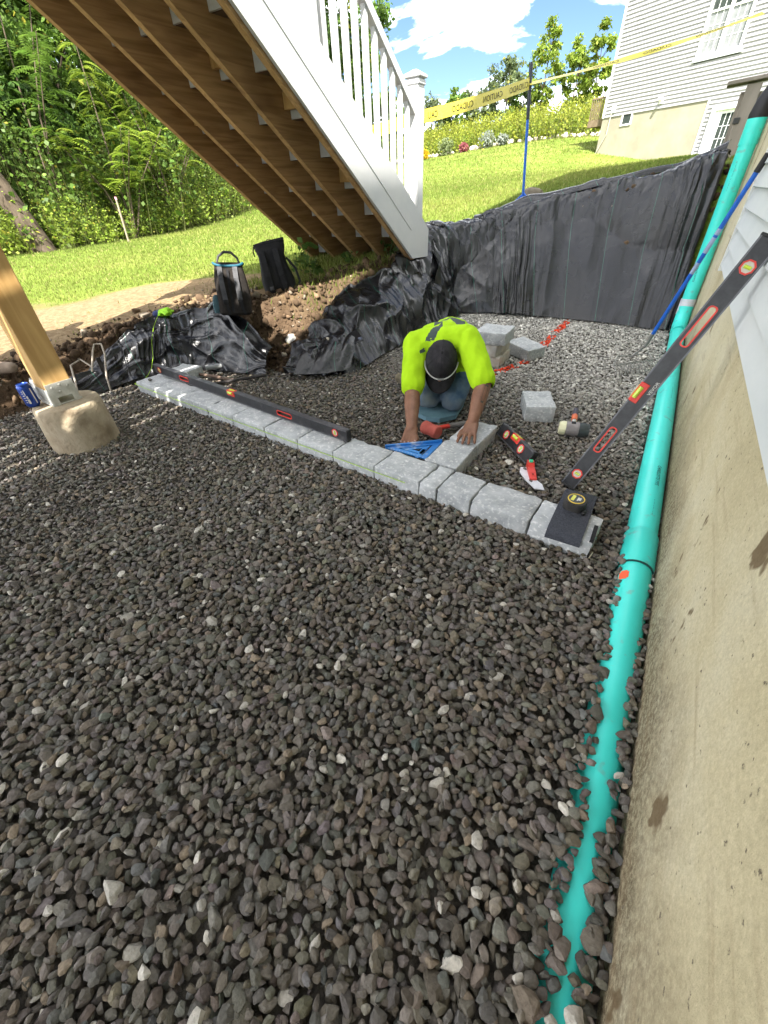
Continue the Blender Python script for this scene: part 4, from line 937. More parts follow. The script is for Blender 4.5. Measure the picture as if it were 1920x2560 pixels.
def fabric(label, bottom, top, nu, nv, foldfn, seed, bulge=.05, name='landscape_fabric'):
    """sheet from a bottom polyline to a top polyline, lying on the bank, with pleats pushed along its normal"""
    us = np.linspace(0, 1, nu); vs_ = np.linspace(0, 1, nv); B = poly_interp(bottom, us); T = poly_interp(top, us)
    ker = np.array([1, 2, 3, 2, 1]) / 9.0
    T[:, 2] += .07 * (fbm(us * 11 + seed, us * 0 + 3.3, 3) - .45)
    for A in (B, T):
        for k in range(3): A[:, k] = np.convolve(np.pad(A[:, k], 2, mode='edge'), ker, 'valid')
    U, V_ = np.meshgrid(us, vs_); P = B[None] * (1 - V_[..., None]) + T[None] * V_[..., None]
    P[..., 2] = np.maximum(P[..., 2], terr(P[..., 0], P[..., 1]) + .022)
    P[..., 2] += bulge * np.sin(np.pi * V_) * .5
    du = np.gradient(P, axis=1); dv_ = np.gradient(P, axis=0); Nn = np.cross(du, dv_); Nn /= np.linalg.norm(Nn, axis=2)[..., None] + 1e-9
    if np.mean(Nn[..., 2]) < 0: Nn = -Nn
    ln = np.linalg.norm(np.diff(B, axis=0), axis=1).sum()
    P = P + Nn * foldfn(U * ln, V_, np.random.default_rng(seed))[..., None]
    tt = terr(P[..., 0], P[..., 1]) + .010; P[..., 2] = np.maximum(P[..., 2], tt)
    idx = np.arange(nu * nv).reshape(nv, nu); F_ = np.stack([idx[:-1, :-1], idx[:-1, 1:], idx[1:, 1:], idx[1:, :-1]], -1).reshape(-1, 4)
    if (np.cross(du, dv_)[..., 2]).mean() < 0: F_ = F_[:, ::-1]
    o = np_mesh(name, P.reshape(-1, 3), F_, FAB, smooth=True)
    uvl = o.data.uv_layers.new(name='UVMap'); li = np.zeros(len(o.data.loops), np.int32); o.data.loops.foreach_get('vertex_index', li)
    UV = np.stack([(U * ln + .06 * np.sin(V_ * 2.0)).ravel(), V_.ravel()], 1)[li]; uvl.data.foreach_set('uv', UV.ravel().astype(np.float32))
    return tag(o, label, 'ground fabric', 'black fabric sheets lining the pit')
def ridge(u, v):
    return 1 - np.abs(2 * vnoise(u, v) - 1)
def pleats(freq, amp, rng, fan=0.0, fine=.4):
    ph = rng.uniform(0, 50, 4)
    def fn(u, v):
        uu = u + .10 * (fbm(u * 2.2 + ph[3], v * 1.6, 3) - .45) + fan * v * v
        a = ridge(uu * freq * .32 + ph[0], v * .9 + ph[1]) ** 2.2 + fine * ridge(uu * freq * .85 + ph[1], v * 1.5 + ph[2]) ** 1.8 + .3 * fine * ridge(uu * freq * 2.1 + ph[2], v * 2.5)
        return amp * a * (.3 + .8 * vnoise(u * 3.1 + ph[3], v * 2 + 3))
    return fn
def crumple(u, v, s, k):
    """diagonal creases of a loosely thrown sheet"""
    a = ridge((u * .8 + v * .62) * s + k, (v * .8 - u * .35) * s * .55 + k) ** 3; b = ridge((u * .7 - v * .5) * s * 1.5 + k * 2, (v + u * .4) * s * .7) ** 3
    return a + .6 * b
def fold_back(u, v, rng):
    base = pleats(9, .035, rng, fine=.5)(u, v); bunch = np.exp(-((u - 1.00) / .16) ** 2) * (1.15 - v); gather = np.exp(-((u - 2.45) / .22) ** 2) * (.3 + .7 * v)
    left = sstep(.55, .15, u)
    return base * (.6 + .5 * left) + bunch * pleats(42, .045, rng)(u, v) * 1.2 + gather * pleats(46, .05, rng)(u, v) + left * (.16 * (fbm(u * 5 + 1, v * 4, 3) - .4) + .05 * crumple(u, v, 4, 3.)) + .045 * (fbm(u * 2.3, v * 1.5, 3) - .4) + .035 * crumple(u, v, 3.0, 1.7) * (.18 + .82 * sstep(1.6, .6, u)) + .010 * crumple(u, v, 9.0, 4.4) * sstep(1.4, .5, u) + .016 * pleats(7, 1.0, rng, fine=.45)(u, v) * sstep(.6, 1.2, u) + .05 * (vnoise(u * 2.6 + 4, v * 0 + 2) - .5) * v
fabric('large black fabric sheet hung down the back bank, pleated beside the green pipe',
       [(-2.08, 4.30, 0.02), (-1.96, 4.62, .01), (-1.55, 4.78, .0), (-.87, 4.84, .0), (-.4, 4.80, .0), (.10, 4.72, .0), (.145, 4.72, .0)],
       [(-2.62, 4.92, .66), (-2.38, 5.14, .72), (-1.56, 5.34, .95), (-.80, 5.42, 1.08), (-.2, 5.52, 1.17), (.06, 5.58, 1.235), (.115, 5.58, 1.25)], 420, 110, fold_back, 1, .08)
fabric('rolled upper hem of the black fabric tucked into the bank edge', [(-2.0, 5.12, .80), (-1.56, 5.32, .95), (-.80, 5.40, 1.085), (-.2, 5.50, 1.18), (.10, 5.56, 1.26)],
       [(-2.05, 5.30, .84), (-1.58, 5.46, .985), (-.80, 5.52, 1.10), (-.2, 5.60, 1.20), (.12, 5.72, 1.34)], 160, 18, lambda u, v, r: .035 * np.sin(np.pi * v) * (.4 + vnoise(u * 7, v)), 2, .02)
def fold_mid(u, v, rng):
    fan = pleats(16, .045, rng, fan=.25, fine=.6)(u, v)
    return fan * (.4 + .6 * np.sin(np.pi * np.clip(v * 1.05, 0, 1))) + .09 * (fbm(u * 3, v * 3, 3) - .4) + .045 * crumple(u, v, 4.2, 5.3)
fabric('black fabric mound draped below the stair foot, folds fanning out',
       [(-2.30, 2.25, .005), (-2.20, 2.27, .0), (-1.99, 2.42, .0), (-1.88, 2.62, .0), (-1.90, 3.1, .0), (-1.94, 3.6, .0), (-1.93, 4.15, .01), (-1.86, 4.55, .0)],
       [(-2.36, 2.50, .15), (-2.34, 2.66, .20), (-2.38, 2.88, .30), (-2.43, 3.05, .36), (-2.40, 3.30, .455), (-2.30, 3.70, .50), (-2.34, 4.15, .55), (-2.42, 4.75, .64)], 340, 80, fold_mid, 3, .10)
fabric('frayed flap of black fabric folded over the gravel edge', [(-2.20, 2.22, .025), (-2.02, 2.36, .02), (-1.90, 2.52, .02)], [(-2.26, 2.52, .19), (-2.10, 2.62, .20), (-1.96, 2.76, .19)], 70, 40, lambda u, v, r: .025 + .02 * fbm(u * 9, v * 3, 3), 4, .04)
def fold_left(u, v, rng):
    g = np.exp(-((u - .78) / .26) ** 2)
    return g * pleats(70, .030, rng)(u, v) * (.4 + .8 * v) + pleats(10, .03, rng)(u, v) * .7 + .07 * (fbm(u * 4 + 9, v * 3, 3) - .4) + .035 * crumple(u, v, 4.0, 9.1)
fabric('black fabric gathered over the bank behind the long level',
       [(-3.40, 1.10, .01), (-3.36, 1.30, .01), (-3.34, 1.60, .005), (-3.26, 1.90, .0), (-3.12, 2.04, .0), (-2.85, 2.12, .0), (-2.60, 2.16, .0), (-2.46, 2.20, .0)],
       [(-3.50, 1.16, .07), (-3.53, 1.42, .13), (-3.56, 1.75, .25), (-3.46, 2.08, .36), (-3.22, 2.28, .405), (-2.96, 2.36, .42), (-2.74, 2.36, .36), (-2.58, 2.36, .13)], 340, 80, fold_left, 5, .06)

# ================================================================== pavers
def paver_mat():
    m = noise_mat('tumbled_paver', (.30, .315, .32), (.50, .51, .51), 16, .9, .55, 34, .2, rand=.09, lo=.3, hi=.7, detail=8, c3=(.60, .60, .585), s3=70, p3=(.54, .66), bdist=.006)
    return m
PAV = paver_mat()
PAVT = noise_mat('tan_paver', (.36, .32, .26), (.52, .48, .41), 14, .9, .5, 30, .2, rand=.08, c3=(.34, .34, .33), s3=6, p3=(.5, .65), bdist=.006)
def paver(label, L_, W_, Hh, M, seed, mat=None, group='grey pavers', cham=.007, rough=.0035):
    """tumbled block: subdivided box with chipped, rounded arrises and a riven top"""
    rg = random.Random(seed); bm = bmesh.new(); bmesh.ops.create_cube(bm, size=1.0)
    for v in bm.verts: v.co = Vector((v.co.x * L_, v.co.y * W_, (v.co.z + .5) * Hh))
    bmesh.ops.bevel(bm, geom=list(bm.edges), offset=cham, segments=2, profile=.55, affect='EDGES')
    bmesh.ops.subdivide_edges(bm, edges=[e for e in bm.edges if e.calc_length() > .05], cuts=7, use_grid_fill=True)
    so_ = rg.uniform(0, 50)
    for v in bm.verts:
        nn = v.normal.copy(); c = v.co
        k = mnoise.noise(Vector((c.x * 14 + so_, c.y * 14, c.z * 14))) * rough * 1.3 + mnoise.noise(Vector((c.x * 40 + so_, c.y * 40, c.z * 40))) * rough * .7
        edge_ = sum((abs(c.x) > L_ / 2 - .016, abs(c.y) > W_ / 2 - .016, c.z > Hh - .016 or c.z < .016))
        if edge_ >= 2: k -= max(0, mnoise.noise(Vector((c.x * 26 + so_, c.y * 26 + 3, c.z * 26)))) * .010
        v.co += nn * k
    mb = MB(); mb.bm(bm); bm.free()
    o = mb.obj('paver_block', mat or PAV, smooth=True, sharp=32); o.matrix_world = M
    return tag(o, label, 'paver', group)
def on_row(x0, x1):
    s = -.080; xm = (x0 + x1) / 2; yf = 1.531 + s * (xm + 3.127); a = math.atan(s)
    return Matrix.Translation((xm - .087 * math.sin(a), yf + .087, -.035)) @ Matrix.Rotation(a, 4, 'Z')
GR = 'pavers of the edging row'
row = [(-3.127, -2.865, 'end paver of the edging row with a small stone on it'), (-2.865, -2.562, 'paver with sun stripes next to the row end block'), (-2.562, -2.258, 'paver with a sun stripe under the handle slot of the long level'),
       (-2.258, -2.003, 'paver under the centre vial of the long level'), (-2.003, -1.714, 'paver just past the centre vial of the long level'), (-1.714, -1.449, 'paver under the second handle slot of the long level'), (-1.449, -1.193, 'paver before the one under the long level end'),
       (-1.193, -.930, 'paver under the free end of the long level'), (-.930, -.678, 'paver beside the blue speed square'), (-.678, -.590, 'narrow cut paver at the foot of the cross row'), (-.590, -.431, 'short paver beside the narrow cut one'),
       (-.431, -.183, 'long paver between the short one and the rubber mat'), (-.183, .052, 'last paver of the row, under the rubber mat')]
for i, (a, b, lb) in enumerate(row):
    paver(lb, (b - a) - .004, .174, .108 if i != 5 else .105, on_row(a, b), 200 + i, group=GR)
GT = 'pavers of the cross row'
paver('cross-row paver next to the blue speed square', .250, .166, .110, Matrix.Translation((-.658, 1.640, -.033)) @ Matrix.Rotation(math.radians(89), 4, 'Z'), 220, group=GT)
paver('far cross-row paver under the kneeling worker\'s hand', .250, .158, .112, Matrix.Translation((-.640, 1.893, -.033)) @ Matrix.Rotation(math.radians(86), 4, 'Z'), 221, group=GT)
paver('paver standing back from the row end, tan side to the pit', .27, .205, .105, Matrix.Translation((-3.035, 1.845, -.030)) @ Matrix.Rotation(math.radians(98), 4, 'Z'), 222, group='loose pavers')
paver('single square paver lying alone near the dead-blow hammer', .165, .235, .098, Matrix.Translation((-.445, 2.415, .004)) @ Matrix.Rotation(math.radians(22), 4, 'Z'), 223, group='loose pavers')
SM = Matrix.Translation((-1.02, 3.225, 0)) @ Matrix.Rotation(math.radians(-4), 4, 'Z')
paver('bottom paver of the stack of three', .20, .25, .083, SM @ Matrix.Translation((.01, .01, .0)) @ Matrix.Rotation(.06, 4, 'Z'), 224, PAVT, 'stacked pavers')
paver('tan middle paver of the stack of three', .19, .25, .083, SM @ Matrix.Translation((-.004, 0, .083)) @ Matrix.Rotation(-.04, 4, 'Z'), 225, PAVT, 'stacked pavers')
paver('pale top paver of the stack of three', .235, .26, .090, SM @ Matrix.Translation((.012, -.005, .166)) @ Matrix.Rotation(.10, 4, 'Z'), 226, None, 'stacked pavers')
paver('paver lying tilted beside the stack of three', .25, .20, .090, Matrix.Translation((-.835, 3.49, .01)) @ Matrix.Rotation(math.radians(-28), 4, 'Z') @ Matrix.Rotation(math.radians(6), 4, 'Y'), 227, None, 'loose pavers')
tag(np_mesh('pebble', stone_shapes(2, 1, np.random.default_rng(4))[0][0] * .022 + np.array([-3.02, 1.585, .085]), ico(2)[1], noise_mat('dark_pebble', (.06, .055, .05), (.10, .09, .08), 40, .8), smooth=True), 'small dark pebble lying on the row end paver', 'pebble')

# ================================================================== levels
BLKM = noise_mat('black_anodised', (.014, .014, .016), (.030, .030, .033), 30, .42, .08, 60, .45, c3=(.11, .105, .10), s3=9, p3=(.60, .78))
EDGE = noise_mat('worn_black_edge', (.07, .07, .075), (.14, .14, .15), 25, .4, .05, 60, .5, metal=.4)
RED = plain('red_plastic', (.62, .045, .03), .45)
VIAL = plain('vial_green', (.50, .62, .06), .25, .6)
CREAM = plain('vial_face', (.55, .52, .44), .5)
INKW = plain('white_print', (.62, .60, .55), .6)
def rrect(cx, cy, w_, h_, r, n=5):
    p = []
    for sx, sy, a0 in ((1, 1, 0), (-1, 1, 90), (-1, -1, 180), (1, -1, 270)):
        for k in range(n + 1):
            a = math.radians(a0 + 90 * k / n); p.append((cx + sx * (w_ / 2 - r) + r * math.cos(a), cy + sy * (h_ / 2 - r) + r * math.sin(a)))
    return p
def octo(cx, cy, r): return [(cx + r * math.cos(math.radians(22.5 + 45 * k)), cy + r * math.sin(math.radians(22.5 + 45 * k))) for k in range(8)]
def level(label, M, L_, h, t, slots, ends, centre, brand=None):
    """box-section spirit level: local x along it, z up its face, y through it"""
    th = thing_m('spirit_level', label, 'level', M); R = Matrix.Rotation(math.pi / 2, 4, 'X')      # z of flat outlines -> -y
    body = MB(); cuts = sorted(slots); x = 0.0; sh = h * .42
    for c, w_ in cuts:
        body.box(((x + c - w_ / 2) / 2, 0, h / 2), (c - w_ / 2 - x, t, h)); x = c + w_ / 2
        body.box((c, 0, (h - sh) / 4), (w_, t, (h - sh) / 2)); body.box((c, 0, h - (h - sh) / 4), (w_, t, (h - sh) / 2))
    body.box(((x + L_) / 2, 0, h / 2), (L_ - x, t, h)); b_ = body.obj('body', BLKM, th)
    for zz in (.0025, h - .0025): MB().box((L_ / 2, 0, zz), (L_ + .001, t + .004, .0055)).obj('edge_flange', EDGE, th)
    for c, w_ in cuts:
        MB().ring(rrect(c, h / 2, w_ + .005, sh + .006, .012), rrect(c, h / 2, w_ - .004, sh - .005, .009), t / 2 - .0015, t / 2 + .0025, R).obj('slot_rim', RED, th)
    for c in ends:
        rim = MB().ring(octo(c, h / 2, h * .36), octo(c, h / 2, h * .275), -t / 2 - .003, t / 2 + .003, R).obj('vial_rim', RED, th)
        MB().lathe([(h * .285, -t / 2 - .0015), (h * .285, t / 2 + .0015)], 16, Matrix.Translation((c, 0, h / 2)) @ Matrix.Rotation(math.pi / 2, 4, 'X')).obj('vial_window', CREAM, rim)
        MB().tube([(c, -t / 2 - .001, h * .33), (c, -t / 2 - .001, h * .67)], h * .085, 10).obj('vial', VIAL, rim)
    if centre is not None:
        cz = h - .016
        v = MB(); v.box((centre, 0, cz), (.078, t + .006, .034), bev=.003)
        vb = v.obj('centre_vial_housing', RED, th); MB().tube([(centre - .022, -t / 2 - .003, cz + .004), (centre + .022, -t / 2 - .003, cz + .004)], .0085, 10).obj('vial', VIAL, vb)
        MB().box((centre, 0, h + .001), (.05, t * .5, .003)).obj('vial_window', VIAL, vb)
    for xx in (-.004, L_ + .004): MB().box((xx, 0, h / 2), (.010, t + .004, h + .004), bev=.003).obj('end_cap', plain('black_rubber_cap', (.02, .02, .02), .6), th)
    if brand:
        v_, f_ = text_geo(brand[0], brand[1]); MB().add([(brand[2] + a, -t / 2 - .001, brand[3] + b) for a, b, c in v_], f_).obj('printed_marking', INKW, th)
    return th
# long level lying on edge along the row
pA, pB = Vector((-3.150, 1.735, .0775)), Vector((-1.180, 1.502, .0775))
level('long black spirit level lying on edge along the paver row', frame(pA, pB), 1.985, .060, .028, [(.42, .115), (1.50, .125)], [.075, 1.905], .985, None)
# level leaning against the house wall
lb0 = Vector((-.082, 1.705, .012)); lt0 = Vector((.238, 1.868, .862)); dr_ = (lt0 - lb0).normalized()
vdir = (Vector((0, 0, CAM_H)) - (lb0 + lt0) / 2).normalized(); up_ = dr_.cross(vdir); 
LM = frame(lb0, lt0, -up_ if up_.x > 0 else up_)
level('black spirit level leaning from the rubber mat against the house wall', LM, .985, .062, .026, [(.245, .115), (.715, .135)], [.065, .905], .455, ('VEVOR', .017, .462, .008))
# short level with a red line block at its foot
t0, t1 = Vector((-.545, 2.035, .016)), Vector((-.315, 1.792, .016))
level('short black spirit level tipped on the gravel beside the cross row', frame(t0, t1, (.35, .30, .88)), .325, .070, .028, [], [.075, .235], .155)
lnb = thing('line_block', 'orange-red plastic line level block against the short level', 'line block', (-.285, 1.735, .004), rot=(0, 0, math.radians(-66)))
m_ = MB(); m_.prism([(-.062, .0), (.062, .0), (.062, .018), (.020, .030), (-.02, .032), (-.036, .046), (-.062, .046)], -.015, .015, 'y'); m_.obj('body', RED, lnb)
MB().box((-.045, 0, .050), (.020, .018, .008), bev=.002).obj('vial', plain('green_vial', (.03, .45, .22), .3), lnb)
MB().lathe([(.004, 0), (.004, .0015)], 10, Matrix.Translation((.035, 0, .0265))).obj('hole', INK, lnb)
tag(MB().prism([(-.345, 1.765), (-.30, 1.79), (-.262, 1.70), (-.215, 1.665), (-.195, 1.625), (-.235, 1.615), (-.29, 1.665), (-.335, 1.72)], .010, .014).obj('cloth_scrap', plain('white_cloth', (.60, .60, .63), .9)), 'scrap of pale cloth on the gravel under the line block', 'cloth')

# ================================================================== hand tools
rm = thing_m('rubber_mallet', 'red rubber mallet lying before the kneeling pad', 'mallet', frame((-.918, 1.878, .047), (-.838, 1.852, .047)))
MB().lathe([(.001, 0), (.032, .0), (.037, .004), (.037, .030), (.034, .036), (.034, .074), (.037, .080), (.037, .104), (.032, .109), (.001, .109)], 24, Matrix.Translation((-.012, 0, 0)) @ Matrix.Rotation(math.pi / 2, 4, 'Y')).obj('head', noise_mat('red_rubber', (.42, .085, .065), (.56, .14, .11), 12, .75, .1, 60, .2, c3=(.30, .16, .13), s3=7, p3=(.55, .7)), rm, smooth=True)
iv = rm.matrix_world.inverted()
h0, h1, h2 = iv @ Vector((-.865, 1.890, .047)), iv @ Vector((-.815, 1.965, .040)), iv @ Vector((-.735, 2.085, .026))
MB().tube([h0, h0.lerp(h1, .5), h1], [.013, .012, .013], 12).obj('neck', RED, rm, smooth=True)
MB().tube([h1, h1.lerp(h2, .5), h2], [.013, .016, .015], 12).obj('grip', plain('grey_grip', (.16, .15, .14), .8), rm, smooth=True)
dbm = thing_m('dead_blow_hammer', 'dead-blow hammer with cream and black faces and orange handle', 'hammer', frame((-.272, 2.205, .048), (-.130, 2.232, .048)))
RY = Matrix.Rotation(math.pi / 2, 4, 'Y')
MB().lathe([(.034, .034), (.037, .036), (.037, .098), (.034, .100)], 28, RY).obj('head', noise_mat('worn_grey_steel', (.20, .18, .175), (.34, .31, .30), 14, .5, .12, 40, .4, c3=(.24, .14, .10), s3=8, p3=(.55, .7), metal=.2), dbm, smooth=True)
MB().lathe([(.001, 0), (.030, 0), (.036, .008), (.037, .034), (.001, .034)], 28, RY).obj('soft_face', plain('cream_plastic', (.62, .60, .38), .5), dbm, smooth=True)
MB().lathe([(.001, .100), (.038, .100), (.038, .130), (.034, .136), (.034, .150), (.001, .152)], 28, RY).obj('hard_face', plain('black_face', (.045, .055, .055), .5), dbm, smooth=True)
iv = dbm.matrix_world.inverted(); g0, g1, g2, g3 = [iv @ Vector(p) for p in ((-.206, 2.245, .060), (-.216, 2.315, .052), (-.226, 2.400, .042), (-.240, 2.520, .028))]
MB().tube([g0, g1], [.014, .012], 10).obj('ferrule', ZINC, dbm, smooth=True); MB().tube([g1, g2], [.015, .0165], 12).obj('handle', plain('orange_handle', (.70, .15, .05), .5), dbm, smooth=True)
MB().tube([g2, g2.lerp(g3, .5), g3], [.0165, .017, .0155], 12).obj('grip', plain('purple_black_grip', (.06, .055, .075), .6), dbm, smooth=True)
MB().box((.068, 0, .037), (.022, .022, .004)).obj('wedge', INK, dbm)
# blue speed square
sq = thing('speed_square', 'blue aluminium speed square held in the corner of the pavers', 'square', (-.80, 1.60, .055))
BLUE = noise_mat('blue_anodised', (.015, .13, .42), (.03, .22, .58), 10, .35, .05, 60, .5, c3=(.42, .47, .55), s3=14, p3=(.56, .70), metal=.25)
o3 = sq.location; A3, B3, C3 = Vector((-.985, 1.552, .058)), Vector((-.752, 1.738, .058)), Vector((-.752, 1.548, .058))
cen = (A3 + B3 + C3) / 3; q_ = MB(); otr = [A3, C3, B3]
inn = [cen + (p - cen) * .62 for p in otr]
q_.ring([(p.x, p.y) for p in otr], [(p.x, p.y) for p in inn], .056, .062); in2 = [cen + (p - cen) * .50 for p in otr]; in3 = [cen + (p - cen) * .20 for p in otr]
q_.ring([(p.x, p.y) for p in in2], [(p.x, p.y) for p in in3], .057, .061); q_.box((-.80, 1.585, .059), (.016, .09, .004))
q_.obj('blade', BLUE, sq, off=o3)
fm = frame(A3, B3); fl = MB().box(((B3 - A3).length / 2, .004, .001), ((B3 - A3).length, .010, .030), fm); fl.obj('fence', BLUE, sq, off=o3)
for k in range(1, 14): MB().box((-.985 + k * .0165, 1.5555, .0624), (.0012, .007, .0006)).obj('graduation', INKW, sq, off=o3)
# rubber mat and tape measure
mt = MB(); nu_, nv_ = 7, 24; y0_, y1_ = 1.262, 1.600; pts3 = []
for j in range(nv_ + 1):
    y = y0_ + (y1_ - y0_) * j / nv_; s_ = j / nv_
    zt = .0855 + .006 * math.sin(math.pi * s_) - (.030 * ((.085 - s_) / .085) ** 2 if s_ < .085 else 0) - (.02 * ((s_ - .62) / .38) ** 2 if s_ > .62 else 0)
    for i in range(nu_ + 1): pts3.append((-.112 + .124 * i / nu_ + .004 * s_, y, zt))
nn_ = len(pts3); fcs = []
top_ = pts3; bot_ = [(a, b, c - .005) for a, b, c in pts3]
gi = lambda j, i: j * (nu_ + 1) + i
for j in range(nv_):
    for i in range(nu_): fcs.append((gi(j, i), gi(j, i + 1), gi(j + 1, i + 1), gi(j + 1, i))); fcs.append((nn_ + gi(j + 1, i), nn_ + gi(j + 1, i + 1), nn_ + gi(j, i + 1), nn_ + gi(j, i)))
for j in range(nv_): fcs.append((gi(j, 0), gi(j + 1, 0), nn_ + gi(j + 1, 0), nn_ + gi(j, 0))); fcs.append((gi(j + 1, nu_), gi(j, nu_), nn_ + gi(j, nu_), nn_ + gi(j + 1, nu_)))
for i in range(nu_): fcs.append((gi(0, i + 1), gi(0, i), nn_ + gi(0, i), nn_ + gi(0, i + 1))); fcs.append((gi(nv_, i), gi(nv_, i + 1), nn_ + gi(nv_, i + 1), nn_ + gi(nv_, i)))
mt.add(top_ + bot_, fcs); tag(mt.obj('rubber_mat', noise_mat('speckled_rubber', (.030, .033, .042), (.062, .066, .080), 160, .8, .3, 220, .25), smooth=True), 'dark speckled rubber mat draped over the last paver', 'mat')
tm = thing('tape_measure', 'black and yellow tape measure lying on the rubber mat', 'tape measure', (-.052, 1.445, .0905), rot=(math.radians(3), 0, math.radians(-8)))
pr_ = rrect(0, 0, .080, .074, .026, 6); b_ = MB(); b_.prism([(x * .97, y * .97) for x, y in pr_], 0, .004); b_.prism(pr_, .0041, .036); b_.prism([(x * .94, y * .94) for x, y in pr_], .0361, .040)
b_.obj('case', noise_mat('black_rubber_case', (.018, .018, .018), (.045, .042, .038), 20, .6, .2, 60, .35), tm)
c2 = [(.0, .0)]; ang = [2 * math.pi * k / 32 for k in range(32)]
MB().ring([(.031 * math.cos(a), .031 * math.sin(a)) for a in ang], [(.0275 * math.cos(a), .0275 * math.sin(a)) for a in ang], .0402, .0425).obj('yellow_ring', plain('yellow_plastic', (.68, .48, .05), .5), tm)
lbm = MB().lathe([(.001, 0), (.027, 0), (.027, .0012), (.001, .0013)], 32, Matrix.Translation((0, 0, .0403))).obj('label_disc', plain('dark_label', (.05, .06, .07), .5), tm)
MB().box((.012, .002, .0422), (.010, .016, .0010)).box((.006, .0, .0422), (.004, .022, .0010)).obj('printed_mark', INKW, lbm)
MB().box((-.011, 0, .0422), (.012, .034, .0010)).obj('label_band', plain('yellow_label', (.60, .60, .10), .5), lbm)
MB().box((.044, -.028, .010), (.012, .020, .014), bev=.003).obj('mouth', plain('black_mouth', (.012, .012, .012), .5), tm)
# string-line strap hooked over the row end
ls = thing('line_hook', 'narrow black strap hooked over the end of the paver row', 'strap', (.046, 1.30, 0))
m_ = MB(); m_.box((.043, 1.335, .081), (.014, .085, .006)); m_.box((.043, 1.2885, .035), (.014, .006, .097)); m_.obj('strap', plain('black_webbing', (.008, .008, .009), .8), ls, off=ls.location)
MB().tube([(.030, 1.284, .002), (.036, 1.276, -.004), (.046, 1.276, -.004), (.054, 1.282, .004), (.060, 1.30, .02)], .0018, 6).obj('cord', plain('pale_cord', (.45, .42, .30), .8), ls, off=ls.location)
# kneeling pad
kp = MB().prism([(-1.075, 2.055), (-.985, 2.020), (-.905, 2.035), (-.840, 2.120), (-.875, 2.330), (-.960, 2.400), (-1.060, 2.390), (-1.120, 2.300)], .010, .038)
tag(kp.obj('kneeling_pad', noise_mat('teal_foam', (.11, .21, .26), (.16, .28, .33), 9, .85, .15, 80, .2)), 'blue-grey foam kneeling pad under the worker\'s knees', 'pad')

# ================================================================== rake, pole, tape
BLUP = plain('blue_fibreglass', (.012, .11, .50), .4, .4)
rk = thing('garden_rake', 'steel bow rake with blue handle leaning against the house corner', 'rake', (-.05, 3.43, 0))
ro = rk.location; e0, e1 = Vector((.000, 3.55, .16)), Vector((.243, 3.345, 1.175)); f1 = Vector((-.065, 3.60, .055))
GS = noise_mat('grey_steel', (.20, .195, .18), (.32, .31, .29), 18, .5, .08, 60, .4, metal=.3)
ee = lambda t: e0.lerp(e1, t)
MB().tube([ee(.08), ee(.5), ee(.93)], .0125, 12).obj('handle', BLUP, rk, smooth=True, off=ro)
MB().tube([ee(.93), ee(1.0)], .0150, 12).obj('grip', plain('black_grip', (.02, .02, .022), .6), rk, smooth=True, off=ro)
MB().tube([f1 + Vector((0, 0, .0)), e0, ee(.085)], [.007, .010, .0135], 10).obj('ferrule', GS, rk, smooth=True, off=ro)
hb0, hb1 = Vector((-.155, 3.33, .062)), Vector((.075, 3.56, .066)); hd = hb1 - hb0
MB().tube([hb0, hb1], .006, 8).obj('head_bar', GS, rk, off=ro)
MB().tube([hb0, hb0.lerp(f1, .45) + Vector((-.035, .02, .03)), f1 + Vector((0, 0, .01)), hb1.lerp(f1, .45) + Vector((.02, .05, .03)), hb1], .0045, 8).obj('bow', GS, rk, smooth=True, off=ro)
for k in range(15):
    p = hb0.lerp(hb1, k / 14); MB().tube([p, p + Vector((.03, -.03, -.02)), p + Vector((.048, -.048, -.062))], [.0042, .004, .0022], 6).obj('tine', GS, rk, smooth=True, off=ro)
for t_, s_ in ((.46, .10), (.57, .13), (.66, .05)): MB().tube([ee(t_), ee(t_ + s_ * .6)], .0128, 12).obj('handle_sticker', plain('worn_white_sticker', (.30, .36, .52), .6), rk, smooth=True, off=ro)

pz = float(terr(-1.64, 5.60)); pl = thing('landscape_rake', 'blue landscape rake standing upright in the bank as tape post', 'rake', (-1.64, 5.60, pz))
lo_ = pl.location; p0 = Vector((-1.628, 5.60, pz + .07)); p1 = Vector((-1.730, 5.60, 2.03))
MB().tube([p0, p0.lerp(p1, .62)], .0135, 12).obj('handle', BLUP, pl, smooth=True, off=lo_); MB().tube([p0.lerp(p1, .62), p1.lerp(p0, .01), p1], [.0165, .0175, .012], 12).obj('grip', plain('navy_grip', (.025, .03, .04), .6), pl, smooth=True, off=lo_)
hm = MB(); hm.prism([(-.21, -.02), (.20, -.01), (.21, .04), (.05, .085), (0, .165), (-.05, .085), (-.21, .03)], -.012, .012, 'y', Matrix.Translation((p0.x - .01, p0.y - .02, pz - .04)))
hm.obj('head', BLUP, pl, off=lo_)
for sg in (-1, 1): MB().tube([(p0.x, p0.y, pz + .14), (p0.x + sg * .10, p0.y - .03, pz + .05)], .008, 8).obj('brace', BLUP, pl, off=lo_)
bl = np_mesh('boulder', stone_shapes(3, 1, np.random.default_rng(14), (.6, .7))[0][0] * np.array([.15, .12, .13]) + np.array([-1.60, 5.80, float(terr(-1.6, 5.8)) + .07]), ico(3)[1], noise_mat('brown_boulder', (.17, .14, .10), (.30, .26, .20), 8, .9, .4, 40, .15), smooth=True)
tag(bl, 'brown boulder on the bank behind the blue rake head', 'boulder')
YEL = noise_mat('yellow_tape', (.50, .42, .035), (.62, .53, .06), 3, .4, .0, 1, .4)
